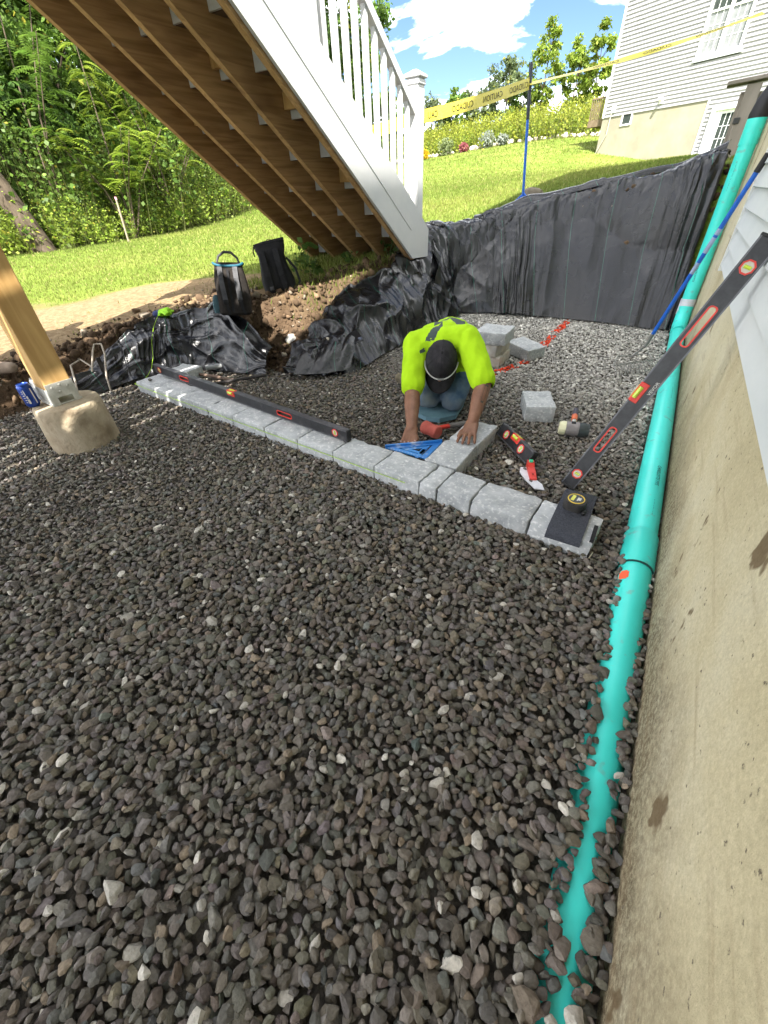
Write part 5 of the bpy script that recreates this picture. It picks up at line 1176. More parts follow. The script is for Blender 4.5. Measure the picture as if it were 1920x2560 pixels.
def tape(label, pts, w_, texts, sag, twist, n=60):
    """plastic barrier tape between two points, printed on the far side so that it reads mirrored from here"""
    P0, P1 = Vector(pts[0]), Vector(pts[1]); d = P1 - P0; V = []; t_ = thing('caution_tape', label, 'tape', pts[0], group='yellow caution tape')
    def at(s, c, off=0.0):
        p = P0 + d * s; p.z -= sag * 4 * s * (1 - s); a = twist(s); hd_ = Vector((d.x, d.y, 0)).normalized(); nrm = Vector((-hd_.y, hd_.x, 0))
        u = Vector((0, 0, math.cos(a))) + nrm * math.sin(a); nn = d.normalized().cross(u); return p + u * c * w_ + nn * off
    mb = MB(); 
    for i in range(n):
        a, b = i / n, (i + 1) / n
        mb.add([at(a, -.5), at(b, -.5), at(b, 0), at(a, 0), at(b, .5), at(a, .5)], [(0, 1, 2, 3), (3, 2, 4, 5)])
    r_ = mb.obj('strip', YEL, t_, smooth=True, off=P0); Ln = d.length
    for body, s0, size in texts:
        v, f = text_geo(body, size); mx_ = max(q[0] for q in v)
        for off in (-.003, .003):
            MB().add([at(s0 + (mx_ - a) / Ln, (b - size * .36) / w_, off) for a, b, c in v], f).obj('printed_lettering', INK, t_, off=P0)
    return t_
xp = Vector((-1.716, 5.585, 1.885))
tape('yellow caution tape between the white newel and the blue rake', [(-2.19, 4.285, 1.600), xp], .088, [('CAU', .03, .060), ('CUIDADO', .24, .060), ('CAUTION', .53, .060), ('CUIDADO', .79, .060)], .012, lambda s: .12)
tape('yellow caution tape running from the blue rake past the white house', [xp, (.02, 6.35, 2.20)], .075, [('CAUTION', .30, .050), ('CUIDADO', .52, .050), ('CAUTION', .74, .050)], .030, lambda s: 1.12 + .14 * math.sin(s * 9))
tape('short yellow caution tape seen through the stair balusters', [(-3.34, 4.285, 1.52), (-2.31, 4.285, 1.595)], .088, [('CAUTION', .2, .046), ('CUIDADO', .6, .046)], .02, lambda s: .1)
# ================================================================== kneeling worker
def cone_geo(mb, p0, p1, r0, r1, n=14, flat=None):
    """tapered capsule from p0 to p1 (round ends)"""
    p0, p1 = Vector(p0), Vector(p1); d = p1 - p0; L_ = d.length; ax = d.normalized() if L_ > 1e-6 else Vector((0, 0, 1))
    pts, rs = [], []
    for k in range(6): a = math.pi / 2 * k / 5; pts.append(p0 - ax * r0 * math.cos(a)); rs.append(max(r0 * math.sin(a), r0 * .02))
    for k in range(6): a = math.pi / 2 * (1 - k / 5); pts.append(p1 + ax * r1 * math.cos(a)); rs.append(max(r1 * math.sin(a), r1 * .02))
    mb.tube(pts, rs, n)
def ball_geo(mb, c, r, M=None):
    bm = bmesh.new(); bmesh.ops.create_icosphere(bm, subdivisions=3, radius=1.0)
    R = (M or Matrix.Identity(3)).to_3x3()
    for v in bm.verts: v.co = Vector(c) + R @ Vector((v.co.x * r[0], v.co.y * r[1], v.co.z * r[2]))
    mb.bm(bm); bm.free()
def fuse(mb, voxel, iters, fn=None):
    """union of all shapes as one continuous smoothed skin"""
    o = mb.obj('tmp', None); m = o.modifiers.new('r', 'REMESH'); m.mode = 'VOXEL'; m.voxel_size = voxel
    s = o.modifiers.new('s', 'SMOOTH'); s.iterations = iters; s.factor = .5
    bpy.context.view_layer.update()
    me = bpy.data.meshes.new_from_object(o.evaluated_get(bpy.context.evaluated_depsgraph_get()))
    bpy.data.objects.remove(o)
    if fn:
        cn = [(v.co.copy(), v.normal.copy()) for v in me.vertices]; new = [fn(c, n) for c, n in cn]
        me.vertices.foreach_set('co', [q for p in new for q in p])
    me.polygons.foreach_set('use_smooth', [True] * len(me.polygons)); me.update()
    return me
def link_mesh(name, me, mat, parent, off):
    me.transform(Matrix.Translation(-Vector(off)))
    me.materials.clear(); me.materials.append(mat); o = bpy.data.objects.new(name, me); COL.objects.link(o); o.parent = parent; return o
SKIN = noise_mat('brown_skin', (.155, .070, .040), (.215, .105, .062), 22, .5, .12, 150, .35, bdist=.002)
NAIL = plain('fingernail', (.36, .22, .17), .4)
NEON = noise_mat('neon_yellow_shirt', (.33, .56, .010), (.40, .65, .016), 10, .9, .35, 22, .15, bdist=.006)
PRINT = plain('grey_shirt_print', (.045, .065, .06), .8)
DENIM = noise_mat('blue_denim', (.045, .085, .145), (.105, .155, .215), 14, .9, .25, 120, .15, c3=(.16, .19, .20), s3=5, p3=(.5, .7), bdist=.004)
CAPM = noise_mat('black_cap_cloth', (.018, .017, .019), (.034, .032, .035), 20, .92, .3, 160, .15, c3=(.06, .055, .055), s3=14, p3=(.62, .75), bdist=.003)
BOOT = noise_mat('olive_boot', (.10, .085, .055), (.17, .145, .10), 16, .9, .3, 60, .15)
pe = thing('person', 'kneeling worker in neon yellow shirt, jeans and black cap setting pavers', 'person', (-1.0, 2.25, .02))
eo = pe.location.copy()
V3 = Vector
SL, SR = V3((-1.135, 2.165, .395)), V3((-.835, 2.215, .430)); EL, ER = V3((-1.045, 1.955, .205)), V3((-.680, 2.080, .270)); WL, WR = V3((-.925, 1.725, .105)), V3((-.652, 1.885, .130))
HC = V3((-.950, 2.120, .345)); HU = V3((.33, -.72, .60)).normalized(); HF = V3((.02, -.15, -1)); HF = (HF - HU * HF.dot(HU)).normalized(); HS = HU.cross(HF)
PEL = V3((-1.06, 2.55, .300)); CH = V3((-1.00, 2.29, .375)); MIDT = V3((-1.035, 2.43, .355))
body = MB()
cone_geo(body, SL, EL, .055, .043); cone_geo(body, EL, EL.lerp(WL, .35), .043, .044); cone_geo(body, EL.lerp(WL, .35), WL, .044, .027)
cone_geo(body, SR, ER, .055, .043); cone_geo(body, ER, ER.lerp(WR, .35), .043, .044); cone_geo(body, ER.lerp(WR, .35), WR, .044, .028)
cone_geo(body, SL, SR, .050, .050); cone_geo(body, CH, PEL, .085, .09); cone_geo(body, CH + V3((0, 0, -.01)), HC - HU * .06, .050, .050)
# head: skull, jaw, nose, ears
RH = Matrix((HS, HF, HU)).transposed()
ball_geo(body, HC, (.074, .090, .100), RH); ball_geo(body, HC - HU * .055 + HF * .035, (.055, .055, .060), RH); ball_geo(body, HC - HU * .03 + HF * .098, (.014, .018, .022), RH)
for sg in (-1, 1): ball_geo(body, HC + HS * sg * .076 - HU * .015, (.010, .020, .030), RH)
ball_geo(body, HC - HU * .078 + HF * .083, (.022, .010, .007), RH)
# left hand (spread flat on the paver): fingers towards the row, thumb on the inner side
def finger(mb, pts, r0, r1):
    for i in range(len(pts) - 1):
        a = i / (len(pts) - 1); b = (i + 1) / (len(pts) - 1); cone_geo(mb, pts[i], pts[i + 1], r0 + (r1 - r0) * a, r0 + (r1 - r0) * b, 10)
nails = MB()
def nail(tip, d, up, r):
    M = frame(tip - d * r * .6 + up * r * .75, tip + d, up); ball = [(math.cos(2 * math.pi * k / 8) * r * .75, math.sin(2 * math.pi * k / 8) * r * .62) for k in range(8)]
    nails.prism(ball, -.0008, .0008, 'z', M)
ed = V3((.16, -.97, 0)).normalized(); ee_ = V3((.97, .16, 0)); PT = .0785
knc = WR + ed * .078; knc.z = .112
for k in (-1.5, -.5, .5, 1.5): cone_geo(body, WR + V3((0, 0, -.002)) + ee_ * k * .010, V3((knc.x, knc.y, .108)) + ee_ * k * .0195, .020, .0125, 10)
for k, ln, sp in ((-1.5, .066, -.16), (-.5, .076, -.03), (.5, .071, .10), (1.5, .054, .26)):
    kk = V3((knc.x, knc.y, .108)) + ee_ * k * .0205; fd = (ed + ee_ * sp).normalized(); a = kk + fd * ln * .48 + V3((0, 0, .004)); b = kk + fd * ln * .80 + V3((0, 0, -.010)); c = kk + fd * ln; c.z = PT + .0085
    finger(body, [kk, a, b, c], .0098, .0078); nail(c, (c - b).normalized(), V3((0, 0, 1)), .0078)
tb_ = WR + ed * .028 - ee_ * .018; tb_.z = .112; t1_ = WR + ed * .058 - ee_ * .044; t1_.z = .100; t2_ = WR + ed * .088 - ee_ * .050; t2_.z = PT + .010
finger(body, [tb_, t1_, t2_], .0140, .0092); nail(t2_, (t2_ - t1_).normalized(), V3((0, 0, 1)), .009)
# right hand closed over the edge of the square
rd = V3((.18, -.80, -.56)).normalized(); re = V3((.96, .25, -.05)).normalized()
kn = WL + rd * .070
for k in (-1.5, -.5, .5, 1.5): cone_geo(body, WL + re * k * .010, kn + re * k * .0185, .020, .0130, 10)
for k, ln in ((-1.5, .052), (-.5, .060), (.5, .058), (1.5, .050)):
    kk = kn + re * k * .020; a = kk + V3((.02, -.55, -.42)).normalized() * ln * .5; b = a + V3((.05, -.05, -1)).normalized() * ln * .30; b.z = max(b.z, .064)
    finger(body, [kk, a, b], .0096, .0080); nail(b, V3((.05, -.3, -.9)).normalized(), V3((0, -1, .3)).normalized(), .0075)
tb_ = WL + rd * .02 + re * .018; t1_ = WL + rd * .055 + re * .042; t2_ = WL + rd * .085 + re * .036; t2_.z = max(t2_.z, .066)
finger(body, [tb_, t1_, t2_], .0140, .0090); nail(t2_, rd, V3((.3, -.6, .6)).normalized(), .0085)
bmesh_body = fuse(body, .0042, 4)
bo = link_mesh('body', bmesh_body, SKIN, pe, eo)
nails.obj('fingernails', NAIL, bo, off=eo)
# jeans and boots
KL, KR = V3((-1.035, 2.150, .105)), V3((-.885, 2.175, .105)); AL, AR = V3((-1.275, 2.385, .075)), V3((-.985, 2.62, .075))
jn = MB(); ball_geo(jn, PEL + V3((0, .02, -.01)), (.165, .135, .125))
cone_geo(jn, PEL + V3((-.085, 0, -.02)), KL, .105, .072); cone_geo(jn, PEL + V3((.085, .01, -.02)), KR, .105, .072); cone_geo(jn, KL, AL, .066, .055); cone_geo(jn, KR, AR, .066, .055)
link_mesh('jeans', fuse(jn, .009, 4, lambda c, n: c + n * (.008 * mnoise.noise(c * 14) + .004 * mnoise.noise(V3((c.x * 40, c.y * 14, c.z * 40))))), DENIM, pe, eo)
for A_, d_ in ((AL, V3((-.95, .55, -.12)).normalized()), (AR, V3((.05, 1, -.12)).normalized())):
    b_ = MB(); h_ = A_ + V3((0, 0, -.012)); cone_geo(b_, A_ - d_ * .02, h_ + d_ * .03, .050, .047); cone_geo(b_, h_ + d_ * .0, h_ + d_ * .17 + V3((0, 0, .012)), .046, .036)
    link_mesh('boot', fuse(b_, .008, 3), BOOT, pe, eo)
# shirt: torso and loose sleeves to the elbow
sh = MB(); cone_geo(sh, CH, MIDT, .128, .138, 20); cone_geo(sh, MIDT, PEL + V3((0, -.02, .02)), .138, .142, 20)
cone_geo(sh, SL + V3((.03, .03, 0)), SR + V3((-.03, .02, 0)), .082, .082, 18); cone_geo(sh, CH + V3((-.07, 0, 0)), CH + V3((.08, .01, 0)), .118, .118, 18)
SEL, SER = SL.lerp(EL, .90), SR.lerp(ER, .92)
cone_geo(sh, SL, SEL, .072, .064, 16); cone_geo(sh, SR, SER, .072, .066, 16)
cone_geo(sh, CH + V3((0, -.05, -.03)), V3((-.965, 2.36, .235)), .105, .10, 18)
cone_geo(sh, HC - HU * .095 + V3((0, .01, .012)), CH + V3((0, 0, .03)), .074, .10, 16)
dL, dR = (EL - SL).normalized(), (ER - SR).normalized()
def drape(c, n):
    k = .004 * mnoise.noise(c * 8) + .004 * (1 - 2 * abs(mnoise.noise(V3((c.x * 20 + c.y * 9, c.y * 6, c.z * 13)))))
    for s0, dd in ((SL, dL), (SR, dR)):                                # pull folds radiating from the armpits
        q = c - s0; t = q.dot(dd)
        if -.05 < t < .30 and (q - dd * t).length < .12: k += .0016 * math.sin(t * 60 + 9 * (q - dd * t).x * 10)
    return c + n * k
me = fuse(sh, .0046, 7, drape)
bm = bmesh.new(); bm.from_mesh(me)                                      # cut the sleeves open cleanly at their hems
for s0, dd, ln in ((SL, dL, (SEL - SL).length + .050), (SR, dR, (SER - SR).length + .052)):
    p = s0 + dd * ln; kill = [v for v in bm.verts if (v.co - p).dot(dd) > 0 and (v.co - p).length < .14 and (v.co - s0).dot(dd) > .1]
    bmesh.ops.delete(bm, geom=kill, context='VERTS')
bm.to_mesh(me); bm.free()
so2 = link_mesh('shirt', me, NEON, pe, eo); me.materials.append(PRINT)
def inpoly(x, y, P):
    c = False
    for i in range(len(P)):
        a, b = P[i], P[i - 1]
        if (a[1] > y) != (b[1] > y) and x < (b[0] - a[0]) * (y - a[1]) / (b[1] - a[1]) + a[0]: c = not c
    return c
GRAPH = [[(-1.066, 2.075), (-1.024, 2.276), (-.991, 2.21), (-1.022, 2.03)], [(-1.097, 2.322), (-1.039, 2.311), (-1.021, 2.27), (-1.064, 2.249)],
         [(-1.084, 2.367), (-1.043, 2.416), (-1.022, 2.377), (-1.055, 2.34)], [(-1.039, 2.41), (-.958, 2.451), (-.880, 2.30), (-.931, 2.278), (-.968, 2.322), (-1.014, 2.364)]]
for p in me.polygons:
    c = p.center + eo
    if p.normal.z > .35 and c.z > .38 and any(inpoly(c.x, c.y, G) for G in GRAPH): p.material_index = 1
sm = so2.modifiers.new('hem', 'SOLIDIFY'); sm.thickness = .004; sm.offset = -1
# black lettering on the hanging shirt front
# cap with brim, button, strap of goggles
cap = MB(); nlat, nlon = 10, 28; R_ = V3((.088, .104, .098))
vs3, fs3 = [], []
for i in range(nlat + 1):
    a = math.pi / 2 * i / nlat
    for k in range(nlon):
        t = 2 * math.pi * k / nlon; e_ = 1 + .012 * math.cos(6 * t); q = HS * (R_.x * math.cos(a) * math.cos(t) * e_) + HF * (R_.y * math.cos(a) * math.sin(t) * e_ + .004) + HU * (R_.z * math.sin(a) ** .9 + .012)
        vs3.append(HC + q)
for i in range(nlat):
    for k in range(nlon): fs3.append((i * nlon + k, i * nlon + (k + 1) % nlon, (i + 1) * nlon + (k + 1) % nlon, (i + 1) * nlon + k))
low = [HC + HS * (R_.x * 1.0 * math.cos(2 * math.pi * k / nlon)) + HF * (R_.y * math.sin(2 * math.pi * k / nlon) + .004) - HU * .022 for k in range(nlon)]
n0 = len(vs3); vs3 += low; fs3 += [(n0 + k, n0 + (k + 1) % nlon, (k + 1) % nlon, k) for k in range(nlon)]
cap.add(vs3, fs3); co = cap.obj('cap', CAPM, pe, smooth=True, off=eo, sharp=80)
bv, bf = [], []
for i in range(7):
    s = i / 6
    for k in range(17):
        t = math.pi * (.06 + .88 * k / 16); rx = R_.x * .98; wv = math.sin(t) ** .75
        x = math.cos(t) * (rx + .006 * s); y = R_.y * math.sin(t) * .96 + s * .078 * wv; zz = -.020 - .022 * s - .030 * abs(math.cos(t)) ** 2 * s
        bv.append(HC + HS * x + HF * y + HU * zz)
for i in range(6):
    for k in range(16): bf.append((i * 17 + k, i * 17 + k + 1, (i + 1) * 17 + k + 1, (i + 1) * 17 + k))
brm = MB().add(bv, bf).obj('brim', CAPM, co, smooth=True, off=eo); s5 = brm.modifiers.new('t', 'SOLIDIFY'); s5.thickness = .004
MB().lathe([(.008, 0), (.008, .003), (.004, .006), (.001, .007)], 12, frame(HC + HU * .108, HC + HU * .2) @ Matrix.Rotation(math.pi / 2, 4, 'Y')).obj('cap_button', CAPM, co, smooth=True, off=eo)
for k in range(6):
    t = 2 * math.pi * (k + .5) / 6; MB().tube([HC + HS * (R_.x * math.cos(a) * math.cos(t) * 1.006) + HF * (R_.y * math.cos(a) * math.sin(t) * 1.006 + .004) + HU * (R_.z * math.sin(a) ** .9 + .013) for a in [math.pi / 2 * q / 8 for q in range(8)]], .0014, 5).obj('cap_seam', CAPM, co, off=eo)
arc = [HC + HS * (.093 * math.cos(t)) + HF * (.110 * math.sin(t) + .003) + HU * (.003 + .010 * math.sin(t)) for t in [math.pi * (.02 + .96 * k / 24) for k in range(25)]]
gl = MB().tube(arc, .0034, 8).obj('eyewear_frame', plain('silver_frame', (.60, .59, .57), .3, .6), co, smooth=True, off=eo)
MB().tube(arc[10:14], .0058, 8).obj('eyewear_bridge', plain('grey_bridge', (.22, .22, .21), .4), gl, smooth=True, off=eo)
# forearm tattoo outline, lying just on the skin
tv, tf = [], []; ax = (WR - ER).normalized(); sd1 = ax.cross(V3((0, 0, 1))).normalized(); sd2 = sd1.cross(ax)
view = (V3((0, 0, 1.08)) - ER).normalized(); fr = (view - ax * view.dot(ax)).normalized(); sd1 = ax.cross(fr)
ring = rrect(.085, -.45, .105, .55, .05, 4)
for r_i, grow in enumerate((1.0, .80)):
    for (s, th) in ring:
        s2 = .085 + (s - .085) * grow; t2 = -.45 + (th + .45) * (grow * .85); rr = .0455 - (.0455 - .030) * max(0, (s2 - .06)) / .17 + .0015
        tv.append(ER + ax * s2 + (fr * math.cos(t2) + sd1 * math.sin(t2)) * rr)
nr = len(ring); tf = [(k, (k + 1) % nr, nr + (k + 1) % nr, nr + k) for k in range(nr)]
MB().add(tv, tf).obj('tattoo', plain('tattoo_ink', (.055, .050, .038), .6), bo, off=eo)

# ================================================================== second worker standing at the far edge, mostly out of frame
p2 = thing('person', 'second worker in dark trousers and tan shoes standing on the bank beside the pier', 'person', (-3.86, .86, .14))
e2 = p2.location.copy(); gz2 = float(terr(-3.86, .90))
f1_, f2_ = V3((-3.74, .93, gz2 + .05)), V3((-4.02, .72, gz2 + .05)); hp = V3((-3.93, .72, gz2 + .92))
b2 = MB(); cone_geo(b2, hp, hp + V3((0, .02, .45)), .13, .15); cone_geo(b2, hp + V3((-.05, .02, .45)), hp + V3((.05, .02, .50)), .16, .16); cone_geo(b2, hp + V3((0, .02, .5)), hp + V3((0, .03, .66)), .06, .055); ball_geo(b2, hp + V3((0, .05, .76)), (.078, .095, .115))
for sg in (-1, 1): cone_geo(b2, hp + V3((sg * .19, .02, .47)), hp + V3((sg * .24, .05, .20)), .05, .042); cone_geo(b2, hp + V3((sg * .24, .05, .20)), hp + V3((sg * .20, .18, -.02)), .042, .030); cone_geo(b2, hp + V3((sg * .20, .18, -.02)), hp + V3((sg * .19, .22, -.10)), .032, .018)
cone_geo(b2, hp, f1_ + V3((0, 0, .03)), .07, .035); cone_geo(b2, hp, f2_ + V3((0, 0, .03)), .07, .035)
link_mesh('body', fuse(b2, .012, 3), SKIN, p2, e2)
j2 = MB(); ball_geo(j2, hp, (.165, .125, .12))
for q, f_ in ((.075, f1_), (-.075, f2_)): cone_geo(j2, hp + V3((q, 0, -.03)), hp.lerp(f_, .5) + V3((0, .03, 0)), .10, .075); cone_geo(j2, hp.lerp(f_, .5) + V3((0, .03, 0)), f_ + V3((0, 0, .07)), .075, .060)
link_mesh('trousers', fuse(j2, .012, 3), noise_mat('dark_trousers', (.030, .032, .042), (.055, .058, .070), 12, .9, .3, 60, .15), p2, e2)
s2_ = MB(); cone_geo(s2_, hp + V3((0, 0, .06)), hp + V3((0, .02, .46)), .15, .165, 18); cone_geo(s2_, hp + V3((-.14, .02, .47)), hp + V3((.14, .02, .47)), .095, .095, 18)
for sg in (-1, 1): cone_geo(s2_, hp + V3((sg * .18, .02, .47)), hp + V3((sg * .235, .045, .24)), .075, .072, 14)
link_mesh('shirt', fuse(s2_, .012, 3), plain('blue_shirt', (.03, .13, .40), .9), p2, e2)
for f_ in (f1_, f2_):
    b_ = MB(); cone_geo(b_, f_ + V3((0, 0, .04)), f_ + V3((.0, -.02, -.005)), .050, .044); cone_geo(b_, f_ + V3((0, 0, -.012)), f_ + V3((.13, .09, -.014)), .043, .036)
    link_mesh('shoe', fuse(b_, .007, 3), noise_mat('tan_shoe', (.20, .15, .11), (.32, .25, .19), 12, .9, .3, 60, .15), p2, e2)

# ================================================================== backpacks
BPK = noise_mat('black_nylon', (.007, .007, .008), (.014, .014, .015), 24, .75, .3, 200, .25, bdist=.003)
BPB = noise_mat('dark_brown_mesh', (.014, .012, .011), (.026, .022, .019), 30, .85, .35, 160, .15)
STR = noise_mat('grey_strap', (.040, .040, .043), (.075, .075, .08), 20, .7, .2, 150, .25)
STB = noise_mat('black_strap', (.009, .009, .010), (.018, .018, .020), 20, .75, .2, 150, .25)
TEAL = plain('teal_piping', (.008, .085, .13), .6)
def sack(prof, n=24, seed=0):
    """soft box: rounded-rectangle sections (z, half width, half depth, x shift) lofted"""
    v, f = [], []
    for z, a, b, sx in prof:
        for k in range(n):
            t = 2 * math.pi * k / n; c, s = math.cos(t), math.sin(t); x = sx + a * abs(c) ** .45 * (1 if c > 0 else -1); y = b * abs(s) ** .45 * (1 if s > 0 else -1)
            w_ = .008 * mnoise.noise((x * 9 + seed, y * 9, z * 9)); v.append((x * (1 + w_), y + w_, z))
    for i in range(len(prof) - 1):
        for k in range(n): f.append((i * n + k, i * n + (k + 1) % n, (i + 1) * n + (k + 1) % n, (i + 1) * n + k))
    f.append(tuple(range(n - 1, -1, -1))); f.append(tuple((len(prof) - 1) * n + k for k in range(n)))
    return MB().add(v, f)
def strap(pts, w_, t_, M=None):
    mb = MB(); P = [V3(p) for p in pts]
    for i in range(len(P) - 1):
        d = (P[i + 1] - P[i]); mb.box((d.length / 2, 0, 0), (d.length * 1.06, w_, t_), frame(P[i], P[i + 1], (0, -1, .05)))
    return mb
bz1_ = max(float(terr(-2.80, 2.33)), .40)
k1 = thing('backpack', 'black backpack with teal rim, grey straps and top handle beside the fabric', 'backpack', (-2.800, 2.320, bz1_ - .01), rot=(math.radians(-9), math.radians(4), math.radians(46)))
k1.scale = (.82, .82, .82)
sack([(0, .12, .085, 0), (.02, .145, .105, 0), (.15, .150, .110, .01), (.28, .142, .100, 0), (.36, .128, .085, 0), (.415, .118, .070, 0), (.425, .10, .055, 0)], seed=1).obj('bag', BPB, k1, smooth=True)
MB().tube([(.128 * math.copysign(abs(math.cos(t)) ** .45, math.cos(t)), .078 * math.copysign(abs(math.sin(t)) ** .45, math.sin(t)), .408 + .012 * math.cos(2 * t)) for t in [2 * math.pi * q / 36 for q in range(37)]], .010, 8).obj('rim', TEAL, k1, smooth=True)
MB().tube([(-.095, -.02, .41), (-.075, -.02, .470), (-.02, -.02, .505), (.04, -.02, .500), (.085, -.02, .46), (.100, -.02, .41)], [.008, .010, .011, .011, .010, .008], 8).obj('handle', STR, k1, smooth=True)
for sx in (-.075, .055):
    s_ = strap([(sx, -.085, .385), (sx, -.125, .30), (sx + .005, -.138, .20), (sx + .010, -.128, .12)], .042, .012).obj('shoulder_strap', STR, k1)
    strap([(sx + .010, -.128, .12), (sx + .022, -.118, .05), (sx + .035, -.105, .01)], .022, .005).obj('webbing', STB, s_); MB().box((sx + .010, -.136, .115), (.044, .012, .030), bev=.004).obj('buckle', STB, s_)
sack([(.02, .03, .07, -.155), (.08, .036, .075, -.157), (.15, .03, .07, -.153), (.17, .015, .05, -.15)], 16, 2).obj('side_pocket', plain('teal_grey_pocket', (.03, .07, .085), .8), k1, smooth=True)
MB().box((-.010, -.104, .20), (.022, .006, .34), bev=.002).obj('back_zip', STB, k1)
bz2_ = float(terr(-2.86, 2.90))
k2 = thing('backpack', 'all-black roll-top backpack standing on the soil bank by the stair', 'backpack', (-2.860, 2.900, bz2_ - .01), rot=(math.radians(-6), math.radians(-5), math.radians(38)))
k2.scale = (.82, .82, .82)
sack([(0, .14, .09, .02), (.02, .165, .11, .02), (.12, .165, .115, .01), (.25, .135, .095, .0), (.34, .130, .075, .0), (.40, .150, .040, .0), (.435, .152, .024, .0), (.445, .145, .015, 0)], seed=5).obj('bag', BPK, k2, smooth=True)
MB().tube([(-.155, 0, .430), (-.05, 0, .446), (.06, 0, .452), (.155, 0, .458)], .021, 10).obj('roll_top', BPK, k2, smooth=True)
for sx in (-.085, .055):
    s_ = strap([(sx, -.075, .385), (sx + .008, -.112, .28), (sx + .018, -.130, .16), (sx + .028, -.124, .07)], .056, .014).obj('shoulder_strap', STB, k2)
    MB().box((sx + .028, -.132, .055), (.040, .012, .034), bev=.004).obj('buckle', STR if sx < 0 else STB, s_)
strap([(.145, -.03, .30), (.215, -.05, .20), (.235, -.06, .08), (.18, -.07, .01)], .022, .005).obj('side_strap', STB, k2)
strap([(-.158, 0, .43), (-.172, -.01, .39), (-.168, -.01, .35)], .012, .004).obj('tie', STB, k2)
MB().tube([(-.03, 0, .462), (-.005, 0, .478), (.03, 0, .47)], .003, 6).obj('loop', STB, k2)

# ================================================================== small loose things
def fab_top(x, y, z): return max(z, float(terr(x, y)) + .03)
ph = thing('phone', 'black phone lying on the fabric mound', 'phone', (-1.972, 2.745, .212), rot=(math.radians(14), math.radians(16), math.radians(-34)))
MB().box((0, 0, 0), (.150, .074, .009), bev=.004).obj('case', plain('black_phone', (.012, .012, .014), .3, .5), ph)
cmz = MB().box((.052, .014, .006), (.036, .036, .004), bev=.002).obj('camera_plate', plain('grey_plate', (.05, .055, .07), .3), ph)
for dx, dy in ((-.008, -.008), (.008, .0), (-.008, .008)): MB().lathe([(.0065, 0), (.0065, .003), (.004, .0035)], 12, Matrix.Translation((.052 + dx, .014 + dy, .008))).obj('lens', plain('lens_glass', (.15, .17, .24), .15, .8), cmz)
sts = stone_shapes(3, 6, np.random.default_rng(31), (.35, .5)); T3 = ico(3)[1]
def rock(label, c, s, rz, i, mat, name='rock'):
    o = np_mesh(name, sts[0][i] * np.array(s), T3, mat, smooth=True); o.data.set_sharp_from_angle(angle=math.radians(30)); o.location = c; o.rotation_euler = rz; return tag(o, label, 'stone')
ROCKT = noise_mat('tan_rock', (.34, .29, .22), (.48, .42, .33), 10, .9, .3, 40, .15); ROCKG = noise_mat('grey_slab', (.26, .25, .23), (.40, .39, .37), 14, .9, .4, 50, .15)
rock('tan rounded stone weighing down the fabric flap', (-2.105, 2.575, .205), (.045, .030, .040), (.3, .6, .4), 0, ROCKT)
rock('pale grey flat stone upright in the soil bank', (-2.53, 2.60, .165), (.055, .075, .03), (1.1, .3, .8), 1, ROCKG)
rock('pale round stone at the base of the soil bank', (-2.50, 2.45, .09), (.035, .03, .03), (.2, .1, .8), 2, ROCKT)
# glove and neon string
gv = MB(); gb_ = V3((-3.405, 2.075, .405)); cone_geo(gv, gb_, gb_ + V3((.06, .03, .01)), .026, .032)
for k in range(4): cone_geo(gv, gb_ + V3((.05, -.01 + .016 * k, .01)), gb_ + V3((.10, -.02 + .024 * k, .0 + .012 * (k % 2))), .012, .009)
cone_geo(gv, gb_ + V3((.02, -.02, .0)), gb_ + V3((.055, -.05, .0)), .013, .010)
gt_ = thing('work_glove', 'crumpled neon green work glove on top of the gathered fabric', 'glove', gb_)
link_mesh('glove', fuse(gv, .005, 2), plain('neon_green_glove', (.28, .60, .02), .8), gt_, gb_)
cf = MB(); cone_geo(cf, gb_ + V3((-.035, -.02, -.008)), gb_ + V3((-.005, 0, 0)), .026, .027); link_mesh('cuff', fuse(cf, .005, 2), plain('navy_cuff', (.03, .04, .13), .8), gt_, gb_)
ns = [(-3.40, 2.06, .41), (-3.375, 1.96, .33), (-3.34, 1.88, .24), (-3.29, 1.82, .15), (-3.23, 1.74, .09), (-3.17, 1.66, .07), (-3.16, 1.60, .045), (-3.14, 1.525, .055)] + [(-3.127 + .14 * k, 1.524 - .0112 * k - .002, .050) for k in range(1, 18)]
tag(MB().tube(ns, .0016, 6).obj('string_line', plain('neon_string', (.36, .60, .03), .7)), 'thin neon yellow string from the glove along the paver row face', 'string')
